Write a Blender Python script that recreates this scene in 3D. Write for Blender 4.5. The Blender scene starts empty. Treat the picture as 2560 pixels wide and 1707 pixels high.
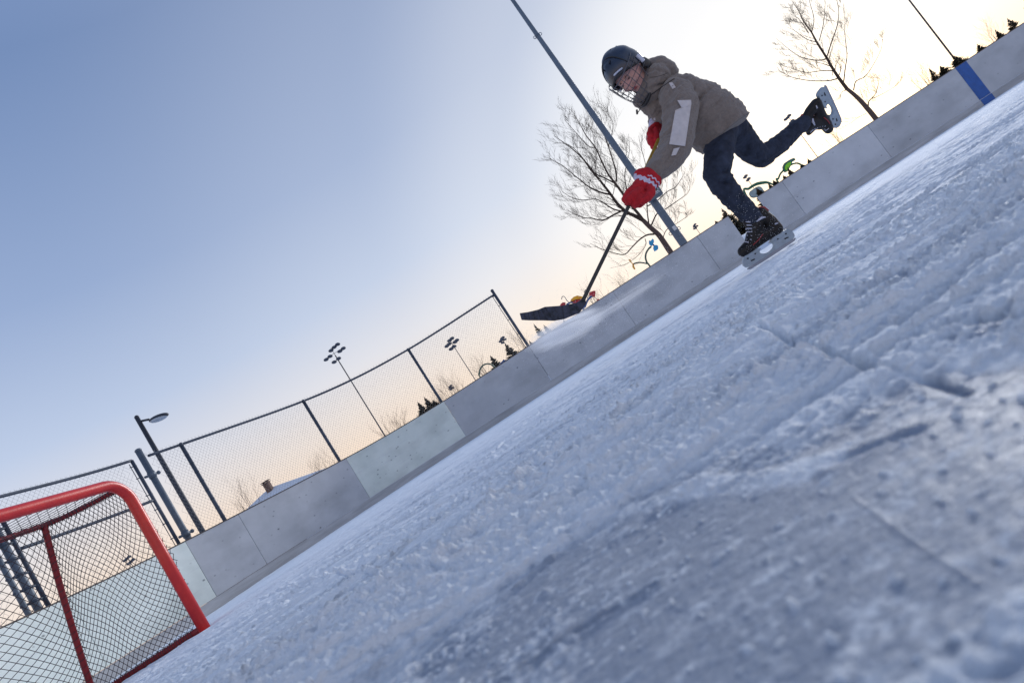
import bpy, math, random
import numpy as np
from mathutils import Vector, Matrix, noise as mnoise
from mathutils.bvhtree import BVHTree

random.seed(7); rng = np.random.default_rng(7)
sc = bpy.context.scene
COL = sc.collection
W0, H0 = 2560.0, 1707.0
F = 1530.0                       # focal length in photo pixels
PHI = math.radians(33.1)         # roll of the camera
CAMH = 0.10
PIT = math.atan(141.0 / F)
cP, sP, cR, sR = math.cos(PIT), math.sin(PIT), math.cos(PHI), math.sin(PHI)

def ray(px, py):
    dx, dy = px - W0/2, py - H0/2
    x = dx*cR - dy*sR; y = -dx*sR - dy*cR
    return Vector((x, F*cP - y*sP, F*sP + y*cP))
def P(px, py, Y):
    d = ray(px, py); d = d * (Y / d.y)
    return Vector((d.x, d.y, d.z + CAMH))
def G(px, py, z=0.0):
    d = ray(px, py); d = d * ((z - CAMH) / d.z)
    return Vector((d.x, d.y, z))

# ------------------------------------------------------------------ helpers
def tag(o, label=None, cat=None, group=None, kind=None):
    if label: o['label'] = label
    if cat: o['category'] = cat
    if group: o['group'] = group
    if kind: o['kind'] = kind
    return o
def empty(name, loc, label, cat, group=None):
    o = bpy.data.objects.new(name, None); COL.objects.link(o); o.location = loc
    return tag(o, label, cat, group)

class MB:
    def __init__(s): s.v = []; s.f = []; s.m = []
    def add(s, vs, fs, mi=0):
        b = len(s.v); s.v += [tuple(v) for v in vs]
        s.f += [tuple(b+i for i in f) for f in fs]; s.m += [mi]*len(fs)
    def box(s, c, size, M=None, mi=0):
        hx, hy, hz = size[0]/2, size[1]/2, size[2]/2
        vs = [Vector((x, y, z)) for x in (-hx, hx) for y in (-hy, hy) for z in (-hz, hz)]
        if M is not None: vs = [M @ v for v in vs]
        vs = [v + Vector(c) for v in vs]
        s.add(vs, [(0,1,3,2),(4,6,7,5),(0,4,5,1),(2,3,7,6),(0,2,6,4),(1,5,7,3)], mi)
    def tube(s, pts, rad, n=8, mi=0, cap=True):
        pts = [Vector(p) for p in pts]
        if len(pts) < 2: return
        if not hasattr(rad, '__len__'): rad = [rad]*len(pts)
        T = []
        for i in range(len(pts)):
            a = pts[max(i-1, 0)]; b = pts[min(i+1, len(pts)-1)]
            t = (b-a); T.append(t.normalized() if t.length > 1e-9 else Vector((0,0,1)))
        nrm = T[0].orthogonal().normalized()
        vs = []
        for i, p in enumerate(pts):
            nrm = nrm - T[i]*nrm.dot(T[i])
            nrm = nrm.normalized() if nrm.length > 1e-6 else T[i].orthogonal().normalized()
            bn = T[i].cross(nrm)
            for k in range(n):
                a = 2*math.pi*k/n
                vs.append(p + (nrm*math.cos(a) + bn*math.sin(a))*rad[i])
        fs = []
        for i in range(len(pts)-1):
            for k in range(n):
                k2 = (k+1) % n
                fs.append((i*n+k, i*n+k2, (i+1)*n+k2, (i+1)*n+k))
        if cap:
            fs.append(tuple(range(n-1, -1, -1))); e = (len(pts)-1)*n
            fs.append(tuple(e+k for k in range(n)))
        s.add(vs, fs, mi)
    def ico(s, c, r, M=None, sub=1, mi=0):
        vs, fs = ICO[sub]
        if not hasattr(r, '__len__'): r = (r, r, r)
        out = []
        for v in vs:
            w = Vector((v[0]*r[0], v[1]*r[1], v[2]*r[2]))
            if M is not None: w = M @ w
            out.append(w + Vector(c))
        s.add(out, fs, mi)
    def slab(s, poly, thick, mi=0):
        """polygon (list of 3D points, planar) given a thickness vector"""
        n = len(poly); t = Vector(thick)
        a = [Vector(p) - t*0.5 for p in poly]; b = [Vector(p) + t*0.5 for p in poly]
        fs = [tuple(range(n)), tuple(2*n-1-i for i in range(n))]
        for i in range(n):
            j = (i+1) % n; fs.append((i, n+i, n+j, j))
        s.add(a+b, fs, mi)
    def build(s, name, mats, parent=None, smooth=True, origin=None):
        me = bpy.data.meshes.new(name)
        org = Vector(origin) if origin is not None else Vector((0,0,0))
        if parent is not None and origin is None:
            org = parent_world(parent)
        vs = [(v[0]-org.x, v[1]-org.y, v[2]-org.z) for v in s.v]
        me.from_pydata(vs, [], s.f)
        if not isinstance(mats, (list, tuple)): mats = [mats]
        for m in mats: me.materials.append(m)
        if len(mats) > 1: me.polygons.foreach_set('material_index', s.m)
        if smooth: me.polygons.foreach_set('use_smooth', [True]*len(me.polygons))
        me.validate(); me.update()
        o = bpy.data.objects.new(name, me); COL.objects.link(o)
        if parent is not None:
            o.parent = parent
            o.location = org - parent_world(parent)
        else: o.location = org
        return o

def parent_world(o):
    p = Vector(o.location)
    while o.parent is not None:
        o = o.parent; p += Vector(o.location)
    return p

def make_ico(sub):
    t = (1+5**.5)/2
    v = [Vector(x).normalized() for x in [(-1,t,0),(1,t,0),(-1,-t,0),(1,-t,0),(0,-1,t),(0,1,t),(0,-1,-t),(0,1,-t),(t,0,-1),(t,0,1),(-t,0,-1),(-t,0,1)]]
    f = [(0,11,5),(0,5,1),(0,1,7),(0,7,10),(0,10,11),(1,5,9),(5,11,4),(11,10,2),(10,7,6),(7,1,8),(3,9,4),(3,4,2),(3,2,6),(3,6,8),(3,8,9),(4,9,5),(2,4,11),(6,2,10),(8,6,7),(9,8,1)]
    for _ in range(sub):
        nf = []; cache = {}
        def mid(a, b):
            k = (min(a,b), max(a,b))
            if k not in cache:
                v.append(((v[a]+v[b])/2).normalized()); cache[k] = len(v)-1
            return cache[k]
        for a, b, c in f:
            x, y, z = mid(a,b), mid(b,c), mid(c,a)
            nf += [(a,x,z),(b,y,x),(c,z,y),(x,y,z)]
        f = nf
    return [tuple(x) for x in v], f
ICO = {k: make_ico(k) for k in (0, 1, 2)}

def catmull(pts, n=8):
    pts = [Vector(p) for p in pts]
    if len(pts) < 3: return pts
    out = []
    for i in range(len(pts)-1):
        p0 = pts[i-1] if i > 0 else pts[0]*2-pts[1]
        p1, p2 = pts[i], pts[i+1]
        p3 = pts[i+2] if i+2 < len(pts) else pts[-1]*2-pts[-2]
        for k in range(n):
            t = k/n
            out.append(0.5*((2*p1)+(-p0+p2)*t+(2*p0-5*p1+4*p2-p3)*t*t+(-p0+3*p1-3*p2+p3)*t**3))
    out.append(pts[-1])
    return out
def lerp_list(r, n):
    out = []
    for i in range(n):
        t = i/(n-1)*(len(r)-1); k = min(int(t), len(r)-2); out.append(r[k]+(r[k+1]-r[k])*(t-k))
    return out

# ------------------------------------------------------------------ numpy noise
_perm = np.arange(256); np.random.default_rng(3).shuffle(_perm); _perm = np.concatenate([_perm, _perm, _perm])
_ang = np.random.default_rng(5).uniform(0, 2*np.pi, 256); _gx, _gy = np.cos(_ang), np.sin(_ang)
def perlin(x, y, seed=0):
    xi = np.floor(x).astype(np.int64); yi = np.floor(y).astype(np.int64)
    xf = x-xi; yf = y-yi
    u = xf*xf*xf*(xf*(xf*6-15)+10); w = yf*yf*yf*(yf*(yf*6-15)+10)
    def g(ix, iy, dx, dy):
        h = _perm[(_perm[(ix+seed*37) & 255] + iy*1) & 255]
        return _gx[h]*dx + _gy[h]*dy
    a = g(xi, yi, xf, yf); b = g(xi+1, yi, xf-1, yf)
    c = g(xi, yi+1, xf, yf-1); d = g(xi+1, yi+1, xf-1, yf-1)
    return (a*(1-u)+b*u)*(1-w) + (c*(1-u)+d*u)*w

# ------------------------------------------------------------------ materials
def lin(r, g, b):
    def c(v):
        v /= 255.0
        return v/12.92 if v <= .04045 else ((v+.055)/1.055)**2.4
    return (c(r), c(g), c(b), 1.0)
def mat(name, col, rough=0.6, metal=0.0, var=0.15, vscale=6.0, bump=0.0, bscale=40.0, spec=0.5, col2=None, coat=0.0, stretch=None, sheen=0.0):
    m = bpy.data.materials.new(name); m.use_nodes = True
    nt = m.node_tree; b = nt.nodes['Principled BSDF']
    b.inputs['Roughness'].default_value = rough; b.inputs['Metallic'].default_value = metal
    b.inputs['Specular IOR Level'].default_value = spec
    if coat: b.inputs['Coat Weight'].default_value = coat; b.inputs['Coat Roughness'].default_value = .15
    if sheen: b.inputs['Sheen Weight'].default_value = sheen
    tc = nt.nodes.new('ShaderNodeTexCoord'); mp = nt.nodes.new('ShaderNodeMapping')
    nt.links.new(tc.outputs['Object'], mp.inputs['Vector'])
    if stretch: mp.inputs['Scale'].default_value = stretch
    nz = nt.nodes.new('ShaderNodeTexNoise'); nz.inputs['Scale'].default_value = vscale; nz.inputs['Detail'].default_value = 6
    nz.inputs['Roughness'].default_value = .65
    nt.links.new(mp.outputs['Vector'], nz.inputs['Vector'])
    rp = nt.nodes.new('ShaderNodeValToRGB')
    c = Vector(col[:3])
    c2 = Vector(col2[:3]) if col2 else c*(1+var)
    c1 = c*(1-var)
    rp.color_ramp.elements[0].position = .3; rp.color_ramp.elements[1].position = .7
    rp.color_ramp.elements[0].color = (*c1, 1); rp.color_ramp.elements[1].color = (*c2, 1)
    nt.links.new(nz.outputs['Fac'], rp.inputs['Fac']); nt.links.new(rp.outputs['Color'], b.inputs['Base Color'])
    if bump:
        n2 = nt.nodes.new('ShaderNodeTexNoise'); n2.inputs['Scale'].default_value = bscale; n2.inputs['Detail'].default_value = 4
        nt.links.new(mp.outputs['Vector'], n2.inputs['Vector'])
        bp = nt.nodes.new('ShaderNodeBump'); bp.inputs['Strength'].default_value = 1.0; bp.inputs['Distance'].default_value = bump
        nt.links.new(n2.outputs['Fac'], bp.inputs['Height']); nt.links.new(bp.outputs['Normal'], b.inputs['Normal'])
    return m

M = {}
M['galv'] = mat('galvanised_steel', (.10,.125,.16), .5, .35, .2, 9)
M['post'] = mat('fence_post_steel', (.055,.07,.10), .55, .3, .25, 9)
M['wire'] = mat('fence_wire', (.22,.23,.25), .5, .5, .1)
M['dark'] = mat('dark_metal', (.03,.036,.05), .55, .2, .2)
M['pole'] = mat('lamp_pole_paint', (.085,.12,.17), .45, .15, .2, 5, bump=.001, bscale=30)
M['lens'] = mat('lamp_lens', (.35,.4,.46), .3)
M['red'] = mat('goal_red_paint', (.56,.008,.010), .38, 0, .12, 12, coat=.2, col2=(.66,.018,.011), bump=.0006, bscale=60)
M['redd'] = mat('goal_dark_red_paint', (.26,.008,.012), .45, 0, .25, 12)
M['net'] = mat('net_cord', (.05,.035,.04), .85, 0, .3, 30)
M['bark'] = mat('bark', (.085,.055,.047), .9, 0, .3, 12, bump=.004, bscale=40)
M['bark2'] = mat('twig_bark', (.05,.03,.022), .9, 0, .3, 12)
M['shrub'] = mat('shrub_twigs', (.13,.075,.045), .9, 0, .3, 12)  # lighter, warmer brown: low backlight put into the twig colour
M['needle'] = mat('conifer_needles', (.035,.028,.012), .85, 0, .45, 6)
M['needle2'] = mat('conifer_needles_green', (.035,.04,.018), .85, 0, .45, 6)
M['brick'] = mat('chimney_brick', (.13,.075,.055), .9, 0, .35, 8)
M['snowroof'] = mat('roof_snow', (.7,.72,.76), .8, 0, .05, 2)
M['green'] = mat('green_tube', (.012,.12,.06), .4, 0, .2)
M['dgreen'] = mat('dark_green_tube', (.03,.075,.045), .45, 0, .2)
M['lime'] = mat('lime_panel', (.22,.62,.02), .4, 0, .2, 8)
M['teal'] = mat('teal_panel', (.03,.13,.12), .4, 0, .2)
M['glassy'] = mat('clear_bubble', (.22,.32,.36), .2, 0, .2)
M['cyan'] = mat('cyan_panel', (.01,.30,.55), .4, 0, .35, 8)
M['orange'] = mat('orange_panel', (.8,.22,.01), .5, 0, .3, 6, col2=(.95,.5,.02))
M['pred'] = mat('red_panel', (.40,.02,.03), .5, 0, .3, 8)
M['pblue'] = mat('blue_tube', (.02,.07,.22), .4, 0, .2)
M['wht'] = mat('grey_white_plastic', (.5,.52,.55), .5)
M['black'] = mat('black_plastic', (.012,.013,.018), .4)

# snow / ice
def snow_material():
    m = bpy.data.materials.new('rink_ice_and_snow'); m.use_nodes = True
    nt = m.node_tree; N = nt.nodes; L = nt.links; b = N['Principled BSDF']
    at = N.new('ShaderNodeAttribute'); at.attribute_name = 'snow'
    tc = N.new('ShaderNodeTexCoord')
    n1 = N.new('ShaderNodeTexNoise'); n1.inputs['Scale'].default_value = 90; n1.inputs['Detail'].default_value = 7; n1.inputs['Roughness'].default_value = .65
    L.new(tc.outputs['Object'], n1.inputs['Vector'])
    # crumbly edge between snow and ice
    ad = N.new('ShaderNodeMath'); ad.operation = 'MULTIPLY_ADD'; ad.inputs[1].default_value = .9; ad.inputs[2].default_value = -.45
    L.new(n1.outputs['Fac'], ad.inputs[0])
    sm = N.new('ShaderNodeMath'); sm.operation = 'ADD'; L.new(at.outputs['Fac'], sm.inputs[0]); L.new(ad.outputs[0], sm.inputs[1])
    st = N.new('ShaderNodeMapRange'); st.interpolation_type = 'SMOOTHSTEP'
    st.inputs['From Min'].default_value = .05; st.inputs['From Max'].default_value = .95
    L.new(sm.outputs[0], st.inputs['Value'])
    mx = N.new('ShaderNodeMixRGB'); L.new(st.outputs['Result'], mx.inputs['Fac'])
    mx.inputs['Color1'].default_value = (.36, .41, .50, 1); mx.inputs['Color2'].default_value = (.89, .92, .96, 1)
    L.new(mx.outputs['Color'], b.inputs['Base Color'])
    rr = N.new('ShaderNodeMapRange'); rr.inputs['To Min'].default_value = .42; rr.inputs['To Max'].default_value = .75
    L.new(st.outputs['Result'], rr.inputs['Value']); L.new(rr.outputs['Result'], b.inputs['Roughness'])
    b.inputs['Specular IOR Level'].default_value = .18
    # fine grain bump, longer along the scrape direction
    mp = N.new('ShaderNodeMapping'); mp.inputs['Rotation'].default_value = (0, 0, math.radians(-9)); mp.inputs['Scale'].default_value = (.35, 1, 1)
    L.new(tc.outputs['Object'], mp.inputs['Vector'])
    n2 = N.new('ShaderNodeTexNoise'); n2.inputs['Scale'].default_value = 55; n2.inputs['Detail'].default_value = 8; n2.inputs['Roughness'].default_value = .68
    L.new(mp.outputs['Vector'], n2.inputs['Vector'])
    n3 = N.new('ShaderNodeTexNoise'); n3.inputs['Scale'].default_value = 420; n3.inputs['Detail'].default_value = 3
    L.new(tc.outputs['Object'], n3.inputs['Vector'])
    b1 = N.new('ShaderNodeBump'); b1.inputs['Distance'].default_value = .013; b1.inputs['Strength'].default_value = .95
    L.new(n2.outputs['Fac'], b1.inputs['Height'])
    b2 = N.new('ShaderNodeBump'); b2.inputs['Distance'].default_value = .0012; b2.inputs['Strength'].default_value = .8
    L.new(n3.outputs['Fac'], b2.inputs['Height']); L.new(b1.outputs['Normal'], b2.inputs['Normal'])
    L.new(b2.outputs['Normal'], b.inputs['Normal'])
    return m
M['ice'] = snow_material()
M['ground'] = mat('ground_snow', (.68,.71,.78), .8, 0, .06, .6, bump=.01, bscale=6)

def board_material(name, c1, c2):
    m = bpy.data.materials.new(name); m.use_nodes = True
    nt = m.node_tree; N = nt.nodes; L = nt.links; b = N['Principled BSDF']
    b.inputs['Roughness'].default_value = .55; b.inputs['Specular IOR Level'].default_value = .3
    tc = N.new('ShaderNodeTexCoord')
    n1 = N.new('ShaderNodeTexNoise'); n1.inputs['Scale'].default_value = 1.6; n1.inputs['Detail'].default_value = 8; n1.inputs['Roughness'].default_value = .6
    L.new(tc.outputs['Object'], n1.inputs['Vector'])
    rp = N.new('ShaderNodeValToRGB'); rp.color_ramp.elements[0].position = .35; rp.color_ramp.elements[1].position = .65
    rp.color_ramp.elements[0].color = (*c1, 1); rp.color_ramp.elements[1].color = (*c2, 1)
    L.new(n1.outputs['Fac'], rp.inputs['Fac'])
    # puck marks: sparse dark specks
    vo = N.new('ShaderNodeTexVoronoi'); vo.inputs['Scale'].default_value = 5.5
    mp = N.new('ShaderNodeMapping'); mp.inputs['Scale'].default_value = (1, 1, 1.7)
    L.new(tc.outputs['Object'], mp.inputs['Vector']); L.new(mp.outputs['Vector'], vo.inputs['Vector'])
    s1 = N.new('ShaderNodeMapRange'); s1.inputs['From Min'].default_value = .06; s1.inputs['From Max'].default_value = .17; s1.inputs['To Min'].default_value = 1; s1.inputs['To Max'].default_value = 0
    L.new(vo.outputs['Distance'], s1.inputs['Value'])
    n4 = N.new('ShaderNodeTexNoise'); n4.inputs['Scale'].default_value = 5; n4.inputs['Detail'].default_value = 3
    L.new(tc.outputs['Object'], n4.inputs['Vector'])
    s2 = N.new('ShaderNodeMapRange'); s2.inputs['From Min'].default_value = .45; s2.inputs['From Max'].default_value = .60
    L.new(n4.outputs['Fac'], s2.inputs['Value'])
    mu = N.new('ShaderNodeMath'); mu.operation = 'MULTIPLY'; L.new(s1.outputs['Result'], mu.inputs[0]); L.new(s2.outputs['Result'], mu.inputs[1])
    m2 = N.new('ShaderNodeMath'); m2.operation = 'MULTIPLY'; m2.inputs[1].default_value = .75; L.new(mu.outputs[0], m2.inputs[0])
    mx = N.new('ShaderNodeMixRGB'); L.new(m2.outputs[0], mx.inputs['Fac']); L.new(rp.outputs['Color'], mx.inputs['Color1']); mx.inputs['Color2'].default_value = (.06,.07,.09,1)
    # long faint scratches
    mp2 = N.new('ShaderNodeMapping'); mp2.inputs['Scale'].default_value = (.25, .25, 14)
    L.new(tc.outputs['Object'], mp2.inputs['Vector'])
    n5 = N.new('ShaderNodeTexNoise'); n5.inputs['Scale'].default_value = 3; n5.inputs['Detail'].default_value = 5
    L.new(mp2.outputs['Vector'], n5.inputs['Vector'])
    s5 = N.new('ShaderNodeMapRange'); s5.inputs['From Min'].default_value = .6; s5.inputs['From Max'].default_value = .72; s5.inputs['To Max'].default_value = .3
    L.new(n5.outputs['Fac'], s5.inputs['Value'])
    mx2 = N.new('ShaderNodeMixRGB'); L.new(s5.outputs['Result'], mx2.inputs['Fac']); L.new(mx.outputs['Color'], mx2.inputs['Color1']); mx2.inputs['Color2'].default_value = (.55,.57,.62,1)
    oi = N.new('ShaderNodeObjectInfo'); rv = N.new('ShaderNodeMapRange'); rv.inputs['To Min'].default_value = .86; rv.inputs['To Max'].default_value = 1.04
    L.new(oi.outputs['Random'], rv.inputs['Value'])
    # streaky grime that gathers towards the ice and a few broad smudges
    n6 = N.new('ShaderNodeTexNoise'); n6.inputs['Scale'].default_value = .9; n6.inputs['Detail'].default_value = 5
    mp6 = N.new('ShaderNodeMapping'); mp6.inputs['Scale'].default_value = (1, 1, 2.2); L.new(tc.outputs['Object'], mp6.inputs['Vector']); L.new(mp6.outputs['Vector'], n6.inputs['Vector'])
    s6 = N.new('ShaderNodeMapRange'); s6.inputs['From Min'].default_value = .48; s6.inputs['From Max'].default_value = .68; s6.inputs['To Min'].default_value = 1; s6.inputs['To Max'].default_value = .80
    L.new(n6.outputs['Fac'], s6.inputs['Value'])
    m7 = N.new('ShaderNodeMath'); m7.operation = 'MULTIPLY'; L.new(rv.outputs['Result'], m7.inputs[0]); L.new(s6.outputs['Result'], m7.inputs[1])
    sc7 = N.new('ShaderNodeVectorMath'); sc7.operation = 'SCALE'; L.new(mx2.outputs['Color'], sc7.inputs[0]); L.new(m7.outputs[0], sc7.inputs['Scale'])
    L.new(sc7.outputs[0], b.inputs['Base Color'])
    return m
M['board_grey'] = board_material('grey_board', (.47,.49,.525), (.56,.58,.615))
M['board_white'] = board_material('greenish_white_board', (.64,.70,.66), (.74,.79,.75))
M['kick'] = mat('kick_strip', (.38,.39,.41), .7, 0, .3, 3, stretch=(.3,.3,3), bump=.002, bscale=10)
M['kick2'] = mat('kick_strip_yellowed', (.33,.31,.27), .7, 0, .25, 3, bump=.002, bscale=10)
M['bluepaint'] = mat('blue_paint', (.008,.085,.33), .5, 0, .18, 7)
M['edge'] = mat('board_top_edge', (.06,.045,.04), .7)

# ------------------------------------------------------------------ boards
WY = 14.2
ctrl = [(-6.62,-2.0),(-6.58,1.0),(-6.42,3.5),(-6.2,6.0),(-6.08,7.35),(-5.8,8.8),(-5.28,10.1),(-4.25,12.3),(-3.3,13.45),(-2.15,14.05),(-1.0,14.2),(.27,WY),(3.0,WY),(6.0,WY)]
path = [Vector((x, y, 0)) for x, y in ctrl]
path = catmull(path, 16)
for p in path:
    if p.x > -0.9: p.y = WY
S = [0.0]
for i in range(1, len(path)): S.append(S[-1] + (path[i]-path[i-1]).length)
def at_s(s):
    s = max(0, min(S[-1]-1e-6, s))
    lo, hi = 0, len(S)-1
    while hi-lo > 1:
        mid = (lo+hi)//2
        if S[mid] <= s: lo = mid
        else: hi = mid
    t = (s-S[lo])/(S[hi]-S[lo]); p = path[lo].lerp(path[hi], t)
    d = (path[hi]-path[lo]).normalized()
    return p, d, Vector((-d.y, d.x, 0))      # point, tangent, outward normal
def s_at_ratio(r, off=0.0):
    best, bs = 9, 0
    s = S[20]
    while s < S[-1]:
        p, _, o = at_s(s); p = p+o*off
        if p.y > 0.5 and abs(p.x/p.y - r) < best: best, bs = abs(p.x/p.y - r), s
        s += .01
    return bs
def ratio(px, py):
    d = ray(px, py); return d.x/d.y
HB = 1.10; KH = .16; TH = .05
def board_piece(mb, s0, s1, z0, z1, off0, off1, n=None):
    n = n or max(2, int((s1-s0)/.12)+1)
    vs = []
    for i in range(n+1):
        p, d, o = at_s(s0+(s1-s0)*i/n)
        vs += [p+o*off0+Vector((0,0,z0)), p+o*off1+Vector((0,0,z0)), p+o*off1+Vector((0,0,z1)), p+o*off0+Vector((0,0,z1))]
    fs = []
    for i in range(n):
        a = i*4; b = a+4
        for k in range(4):
            k2 = (k+1) % 4; fs.append((a+k, a+k2, b+k2, b+k))
    fs += [(3,2,1,0), tuple(n*4+k for k in range(4))]
    mb.add(vs, fs)
s_end = [s for s in [S[-1]]][0]
def s_of_x(x): return S[-1] - (6.0 - x)
XE = 5.80
joints = [s_at_ratio(ratio(175.7,1493)), s_at_ratio(ratio(463,1351)), s_at_ratio(ratio(596,1285)), s_at_ratio(ratio(866,1147)), s_at_ratio(ratio(1110,1004)), s_of_x(.27), s_of_x(2.60), s_of_x(4.94), s_of_x(XE)]
j0 = joints[0]
joints = [j0-2.4*k for k in (4,3,2,1) if j0-2.4*k > 0.3] + joints
cols = ['board_white']*(len(joints)-9+1) + ['board_white','board_grey','board_grey','board_white','board_grey','board_grey','board_grey','board_grey']
cols = (['board_white']*20 + ['board_white','board_grey','board_grey','board_white','board_grey','board_grey','board_grey','board_grey'])[-(len(joints)-1):]
wallL = empty('rink_boards', at_s(joints[3])[0], 'long curved run of grey and off-white rink boards below the chain link fence', 'rink boards', 'walls of the ice rink')
for i in range(len(joints)-1):
    mb = MB(); board_piece(mb, joints[i]+.004, joints[i+1]-.004, KH+.004, HB, 0, TH)
    o = mb.build('board_panel', M[cols[i]], wallL, smooth=False)
    if cols[i] == 'board_white': o['label'] = 'paler greenish-white board panel'
mb = MB(); board_piece(mb, joints[0], joints[-1], -.03, KH, -.012, TH)
mb.build('kick_strip', M['kick'], wallL, smooth=False)
mb = MB(); board_piece(mb, joints[0], joints[-1], HB+.001, HB+.016, -.006, TH+.006)
mb.build('top_edge', M['edge'], wallL, smooth=False)
# straight wall right of the gap
XR0 = 6.62
wallR = empty('rink_boards', (XR0, WY, 0), 'straight grey rink boards with one vertical blue stripe and no fence', 'rink boards', 'walls of the ice rink')
xs = [XR0, 7.29, 9.67, 12.2, 14.4, 16.8, 19.2, 21.6, 24.0, 26.4]
for i in range(len(xs)-1):
    mb = MB(); a, b = xs[i]+.004, xs[i+1]-.004
    mb.box(((a+b)/2, WY+TH/2, (KH+.004+HB)/2), (b-a, TH, HB-KH-.004))
    mb.build('board_panel', M['board_grey'], wallR, smooth=False)
mb = MB(); mb.box(((xs[0]+xs[-1])/2, WY+TH/2-.006, (KH-.03)/2), (xs[-1]-xs[0], TH+.012, KH+.03)); mb.build('kick_strip', M['kick'], wallR, smooth=False)
mb = MB(); mb.box(((xs[0]+xs[-1])/2, WY+TH/2, HB+.0085), (xs[-1]-xs[0], TH+.012, .015)); mb.build('top_edge', M['edge'], wallR, smooth=False)
mb = MB(); mb.box((12.25, WY-.004, (KH+HB)/2+.003), (.30, .006, HB-KH-.01)); mb.box((12.25, WY-.016, KH/2), (.30, .006, KH-.004))
mb.build('blue_stripe', M['bluepaint'], wallR, smooth=False)

# ------------------------------------------------------------------ chain link fence
FH = 2.62; FO = .16
def fpt(s, z, off=FO):
    p, d, o = at_s(s); return p+o*off+Vector((0,0,z))
sF = {k: s_at_ratio(ratio(*v), FO) for k, v in dict(end=(1322,866), a=(1103,1004), b=(850,1153), c=(562,1300), big=(471,1344), gate=(452,1352), big2=(100,1527)).items()}
def chain_mesh(mb, s0, s1, z0, z1, pitch=.056, r=.0014):
    """diamond wire mesh: every wire is a zig-zag; here two families of diagonals that follow the curve"""
    H = z1-z0; Lf = s1-s0
    k = -int(H/pitch)-1
    step = pitch*1.25
    while k*step < Lf:
        for sgn in (1, -1):
            pts = []; nn = 9
            for i in range(nn+1):
                z = H*i/nn
                s = k*step + (z if sgn > 0 else H-z)*.92
                if 0 <= s <= Lf: pts.append(fpt(s0+s, z0+z, FO+.035+sgn*.002))
            if len(pts) > 1: mb.tube(pts, r, 3, cap=False)
        k += 1
def barbs(mb, s0, s1, z):
    s = s0
    while s < s1:
        a = fpt(s, z-.01, FO+.035); b = fpt(s+.014, z+.035, FO+.035); c = fpt(s-.012, z+.04, FO+.035)
        mb.tube([a, b], .0019, 3, cap=False); mb.tube([a, c], .0019, 3, cap=False); s += .07
fence = empty('chain_link_fence', at_s(sF['c'])[0], 'curved chain link fence with four steel posts standing on the rink boards', 'fence')
mb = MB(); chain_mesh(mb, sF['big']+.09, sF['end'], HB-.05, FH); barbs(mb, sF['big']+.1, sF['end'], FH)
mb.build('wire_mesh', M['wire'], fence)
for k in ('a','b','c'):
    mb = MB(); mb.tube([fpt(sF[k], .3), fpt(sF[k], FH-.05)], .033, 10); mb.ico(fpt(sF[k], FH-.03), .036)
    s = .3
    for q in range(9): mb.tube([fpt(sF[k], HB+.1+q*.17), fpt(sF[k], HB+.115+q*.17)], .037, 10)
    mb.build('fence_post', M['post'], fence)
mb = MB(); mb.tube([fpt(sF['end'], .3), fpt(sF['end'], FH+.06)], .036, 12); mb.ico(fpt(sF['end'], FH+.07), .043, sub=1); mb.build('end_post', M['post'], fence)
mb = MB(); mb.tube([fpt(sF['end']-.07, HB, FO+.02), fpt(sF['end']-.07, FH-.05, FO+.02)], .008, 6)
for z in (1.5, 1.9, 2.3, 2.56): mb.tube([fpt(sF['end']-.075, z, FO+.02), fpt(sF['end']+.01, z, FO-.02)], .009, 5)
mb.build('tension_bar', M['post'], fence)
mb = MB(); n = 90
mb.tube([fpt(sF['big']+.1+(sF['end']-sF['big']-.12)*i/n, FH-.03) for i in range(n+1)], .022, 8)
mb.build('top_rail', M['post'], fence)
# big gate post + gate leaf to its left
gp = empty('gate_post', fpt(sF['big'], 0), 'stout galvanised post with hinges where the curved fence meets the gate', 'post')
mb = MB(); mb.tube([fpt(sF['big'], .05), fpt(sF['big'], FH+.1)], .048, 16); mb.build('post_tube', M['galv'], gp)
mb = MB(); mb.ico(fpt(sF['big'], FH+.1), (.052,.052,.035), sub=2); mb.build('post_cap', M['galv'], gp)
for z in (2.28, 1.22):
    mb = MB(); mb.tube([fpt(sF['big'], z-.05), fpt(sF['big'], z+.05)], .057, 14); mb.tube([fpt(sF['big']-.12, z), fpt(sF['big']+.1, z)], .02, 8)
    mb.ico(fpt(sF['big']+.11, z), .032); mb.build('hinge', M['galv'], gp)
gl = empty('fence_gate', fpt(sF['gate'], 0), 'framed chain link gate with a middle rail behind the red goal', 'gate')
g0, g1 = sF['big2']+.12, sF['gate']-.04
mb = MB(); mb.tube([fpt(g1, HB-.2), fpt(g1, FH-.02)], .026, 10); mb.tube([fpt(g0, HB-.2), fpt(g0, FH-.02)], .026, 10)
for z in (FH-.02, 1.90, HB-.15): mb.tube([fpt(g0+(g1-g0)*i/24, z) for i in range(25)], .022, 8)
mb.build('gate_frame', M['post'], gl)
mb = MB(); chain_mesh(mb, g0, g1, HB-.15, FH); barbs(mb, g0, g1, FH); mb.build('wire_mesh', M['wire'], gl)
mb = MB(); mb.tube([fpt(g1-.05, HB-.1, FO+.02), fpt(g1-.05, FH-.06, FO+.02)], .006, 5)
for z in (1.25,1.5,1.75,2.0,2.3,2.5): mb.tube([fpt(g1-.08, z), fpt(g1+.03, z)], .008, 5)
mb.build('tension_bar', M['post'], gl)
gp2 = empty('gate_post', fpt(sF['big2'], 0), 'pair of strapped galvanised posts seen through the goal net', 'post')
mb = MB(); mb.tube([fpt(sF['big2'], .05), fpt(sF['big2'], FH+.1)], .044, 14); mb.tube([fpt(sF['big2']-.13, .05), fpt(sF['big2']-.13, FH)], .03, 10); mb.build('post_tube', M['galv'], gp2)
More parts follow.
